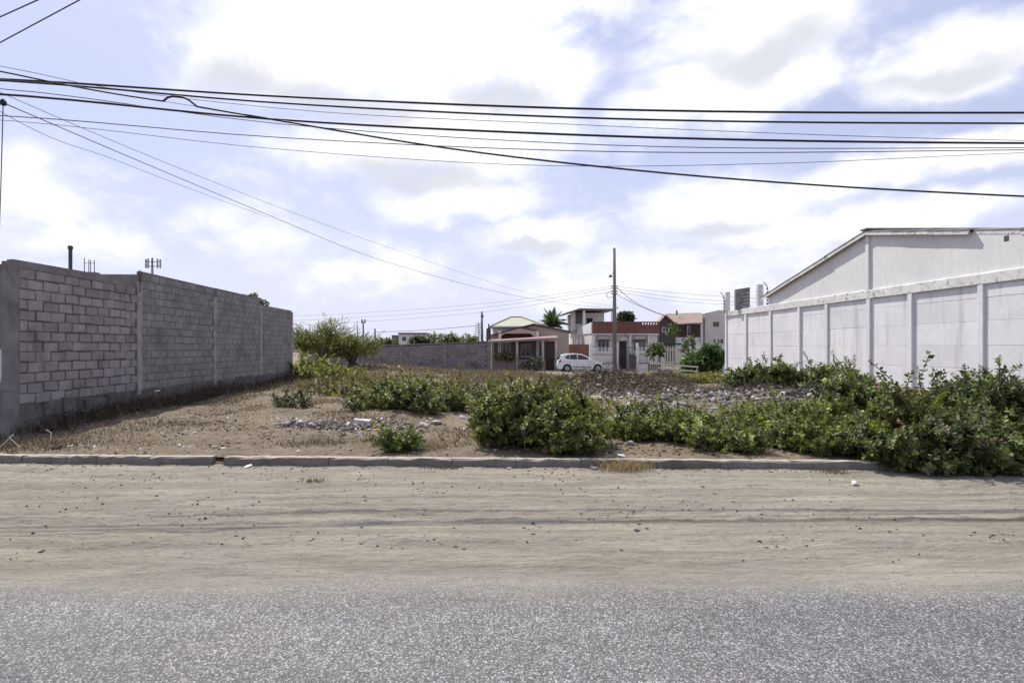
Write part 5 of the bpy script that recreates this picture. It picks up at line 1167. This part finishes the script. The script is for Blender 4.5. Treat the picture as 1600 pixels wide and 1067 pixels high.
scatter('straw_chips', 'dark straw chips and leaf bits on the sandy shoulder', x, y, .006+.016*r.random(len(x))**2, [(.13, .105, .075), (.2, .165, .12), (.09, .075, .055)], 142, 'litter', tilt=.3, which=range(8, 13), sink=.5)
# curb-foot litter
x = r.uniform(-8, 7, 420); y = kerb_y(x)-np.abs(r.normal(0, .09, 420))-.02
scatter('gutter_litter', 'leaf crumbs and grit along the foot of the kerb', x, y, .006+.016*r.random(420)**2, [(.12, .095, .065), (.2, .16, .11), (.35, .32, .28), (.1, .1, .06)], 119, 'litter')
def rubble(label, cx, cy, rx, ry, n, s0, cols, seed, lift=.1):
    q = np.random.default_rng(seed); x = cx+q.normal(0, rx*.5, n); y = cy+q.normal(0, ry*.5, n)
    n2_ = int(n*2.2); x = cx+q.normal(0, rx*.5, n2_); y = cy+q.normal(0, ry*.5, n2_)
    scatter('rubble', label, x, y, s0*(.12+q.random(n2_)**4*1.5), cols, seed+1, 'rubble', tilt=1.0, which=list(range(0, 8, 2))+list(range(8, 13)), lift=lift, sink=.55)
RC = [(.22, .20, .175), (.16, .138, .118), (.30, .285, .26), (.12, .10, .082), (.20, .15, .12), (.42, .40, .385), (.14, .12, .10)]
rubble('broken rubble covering the mound in mid lot', 4.6, 18.6, 3.0, 1.8, 480, .06, RC, 121)
q_ = np.random.default_rng(151); x = 4.7+q_.normal(0, 1.5, 4200); y = 19.2+q_.normal(0, 1.0, 4200)
scatter('soil_clods', 'dark brown soil clods heaped on the mid lot mound', x, y, .012+.05*q_.random(4200)**3, [(.075, .056, .042), (.11, .085, .064), (.05, .038, .03), (.14, .11, .085)], 152, 'soil', sink=.3, tilt=.8, lift=.06)
x = 7.4+q_.normal(0, 1.1, 1600); y = 17.3+q_.normal(0, .6, 1600)
scatter('soil_clods', 'dark soil clods behind the pale rubble ridge', x, y, .012+.045*q_.random(1600)**3, [(.075, .056, .042), (.11, .085, .064), (.05, .038, .03)], 153, 'soil', sink=.3, tilt=.8, lift=.05)
rubble('pale broken rubble on the ridge at right', 8.2, 15.6, 3.6, 1.1, 560, .062, [(.34, .325, .31), (.26, .245, .225), (.2, .18, .16), (.46, .445, .43), (.15, .13, .11)], 123)
rubble('pale rubble below the middle white wall bays', 11.3, 16.2, 1.6, 1.2, 220, .07, RC, 125)
rubble('small rubble and litter left of the low shrub', -2.4, 11.0, 1.5, .7, 330, .035, RC+[(.6, .58, .6)], 127, .03)
rubble('grey litter heap on the bare earth at left', -3.35, 10.75, .5, .32, 220, .035, [(.2, .185, .19), (.32, .31, .32), (.14, .125, .12), (.42, .41, .42)], 129, .08)
rubble('stones along the foot of the back block wall', -6.5, 36, 3.5, 1.4, 160, .1, RC, 131, .1)
rubble('rubble scraps at the right edge under the large shrub', 9.4, 10.6, .8, 1.2, 160, .06, RC, 133, .06)
def chunk(px, py, s, mt, label, cat, name, w=None, seed=0, z=None, group=None):
    """one single stone or piece of litter, lying where the photograph shows it"""
    Yc = 8.0
    for _ in range(30): Yc = F*(EYE-float(gz(PX(px, Yc), Yc)))/(py-VY)
    q = np.random.default_rng(seed+int(px)); V0, T0 = ROCK[q.integers(0, 8) if w is None else w]
    bm = bmesh.new(); vs = [bm.verts.new(v) for v in V0]
    for f in T0: bm.faces.new([vs[i] for i in f])
    bmesh.ops.subdivide_edges(bm, edges=list(bm.edges), cuts=1, use_grid_fill=True)
    for v in bm.verts: v.co *= 1+q.normal(0, .07)
    for v in bm.verts: v.co *= s
    me = bpy.data.meshes.new(name); bm.to_mesh(me); bm.free(); o = link(name, me, MAT[mt])
    x = PX(px, Yc); o.location = (x, Yc, float(gz(x, Yc))+s*.22); o.rotation_euler = (q.normal(0, .15), q.normal(0, .15), q.uniform(0, 6.28)); return tag(o, label, cat, group)
for (px, py, s, mt, lb) in [(832, 818, .030, 'concdark', 'dark clod on the shoulder below the centre bush'), (995, 829, .032, 'concdark', 'dark round clod on the shoulder right of centre'), (65, 862, .030, 'concdark', 'dark lump near the road edge at far left'),
                            (160, 788, .028, 'concdark', 'dark clod on the left part of the shoulder'), (245, 775, .026, 'concdark', 'dark clod right of the left shoulder clod'), (208, 748, .02, 'concdark', 'small dark clod under the kerb at left'),
                            (88, 701, .10, 'conc', 'flat pale stone behind the kerb by the left corner'), (330, 699, .045, 'concdark', 'brown stone on the bare earth at left'), (1336, 757, .07, 'rag', 'crumpled white rag on the shoulder before the large shrub')]:
    chunk(px, py, s, mt, lb, 'rag' if mt == 'rag' else 'stone', 'crumpled_rag' if mt == 'rag' else 'stone')
for (px, py, s, mt, lb, cat, nm) in [(546, 672, .13, 'rust', 'brown rusty can in the litter left of the low shrub', 'can', 'rusty_can'), (565, 662, .17, 'rag', 'crumpled white plastic sheet beside the rusty can', 'plastic', 'plastic_sheet'), (589, 660, .07, 'yellow', 'small yellow plastic scrap in the litter', 'plastic', 'plastic_scrap'),
                                     (604, 660, .08, 'cloth', 'pale stone right of the yellow scrap', 'stone', 'stone'), (631, 656, .07, 'cloth', 'greenish white scrap under the low shrub', 'plastic', 'plastic_scrap'), (662, 664, .15, 'cloth', 'left of two pale sacks under the low shrub', 'sack', 'empty_sack'),
                                     (682, 663, .15, 'cloth', 'right of two pale sacks under the low shrub', 'sack', 'empty_sack'), (722, 654, .11, 'rag', 'white plastic bag lying beside the centre bush', 'bag', 'plastic_bag'), (736, 656, .12, 'blue', 'blue plastic bag lying beside the centre bush', 'bag', 'plastic_bag'),
                                     (1036, 624, .26, 'cloth', 'pale sack lying on the rubble mound', 'sack', 'empty_sack'), (985, 694, .09, 'cloth', 'pale stone behind the kerb right of the centre bush', 'stone', 'stone'), (1015, 655, .08, 'tilepink', 'pink scrap in the low green shrub', 'scrap', 'plastic_scrap'),
                                     (971, 713, .05, 'rag', 'white paper scrap on the kerb edge above the straw tuft', 'paper', 'paper_scrap'), (968, 730, .05, 'rag', 'white scrap caught in the straw tuft', 'paper', 'paper_scrap'), (930, 733, .06, 'cloth', 'pale rubbish left of the straw tuft', 'paper', 'paper_scrap'),
                                     (388, 730, .05, 'rag', 'white scrap at the foot of the kerb at left', 'paper', 'paper_scrap'), (796, 732, .035, 'rag', 'tiny white scrap below the kerb near the centre', 'paper', 'paper_scrap'), (608, 574, .28, 'rag', 'white stone lying before the back block wall', 'stone', 'stone'),
                                     (920, 612, .22, 'tilepink', 'pale pink broken slab on the rubble mound', 'slab', 'broken_slab'), (945, 606, .22, 'cloth', 'pale broken slab at the rubble mound centre', 'slab', 'broken_slab')]:
    chunk(px, py, s, mt, lb, cat, nm, seed=5, w=8+int(px) % 5 if nm in ('plastic_sheet', 'broken_slab', 'paper_scrap') else None)
G3 = 'broken concrete chunks on the right rubble ridge'
for i in range(24):
    q = np.random.default_rng(500+i); chunk(1060+q.uniform(0, 270), 622+q.uniform(-8, 16), .09+.12*q.random()**2, ['conc', 'cloth', 'column', 'kerb'][i % 4], 'broken concrete chunk lying on the rubble ridge at right', 'chunk', 'concrete_chunk', w=8+i % 5, seed=i, group=G3)
G4 = 'broken concrete chunks on the middle rubble mound'
for i in range(22):
    q = np.random.default_rng(600+i); chunk(890+q.uniform(0, 150), 606+q.uniform(-12, 22), .08+.12*q.random()**2, ['conc', 'cloth', 'kerb', 'mortar2'][i % 4], 'broken concrete chunk lying on the middle rubble mound', 'chunk', 'concrete_chunk', w=8+i % 5, seed=i, group=G4)
bush('porch_plant', 'pale shrub growing before the porch wall of the hip roof house', 'plant',
     [(PX(835, 46.8), 46.8, .35, .7, .5, .55, 200), (PX(822, 46.8), 46.8, .1, .6, .4, .4, 120)], 'far', (.17, .19, .14), seed=140, rough=.6, size=.6)
bush('porch_plant', 'potted green plants on the porch of the hip roof house', 'plant',
     [(PX(785, 47.4), 47.4, 1.0, .8, .2, .25, 160), (PX(797, 47.4), 47.4, .9, .6, .2, .25, 110)], 'far', (.12, .13, .05), seed=141, rough=.6, size=.5, stems=False)
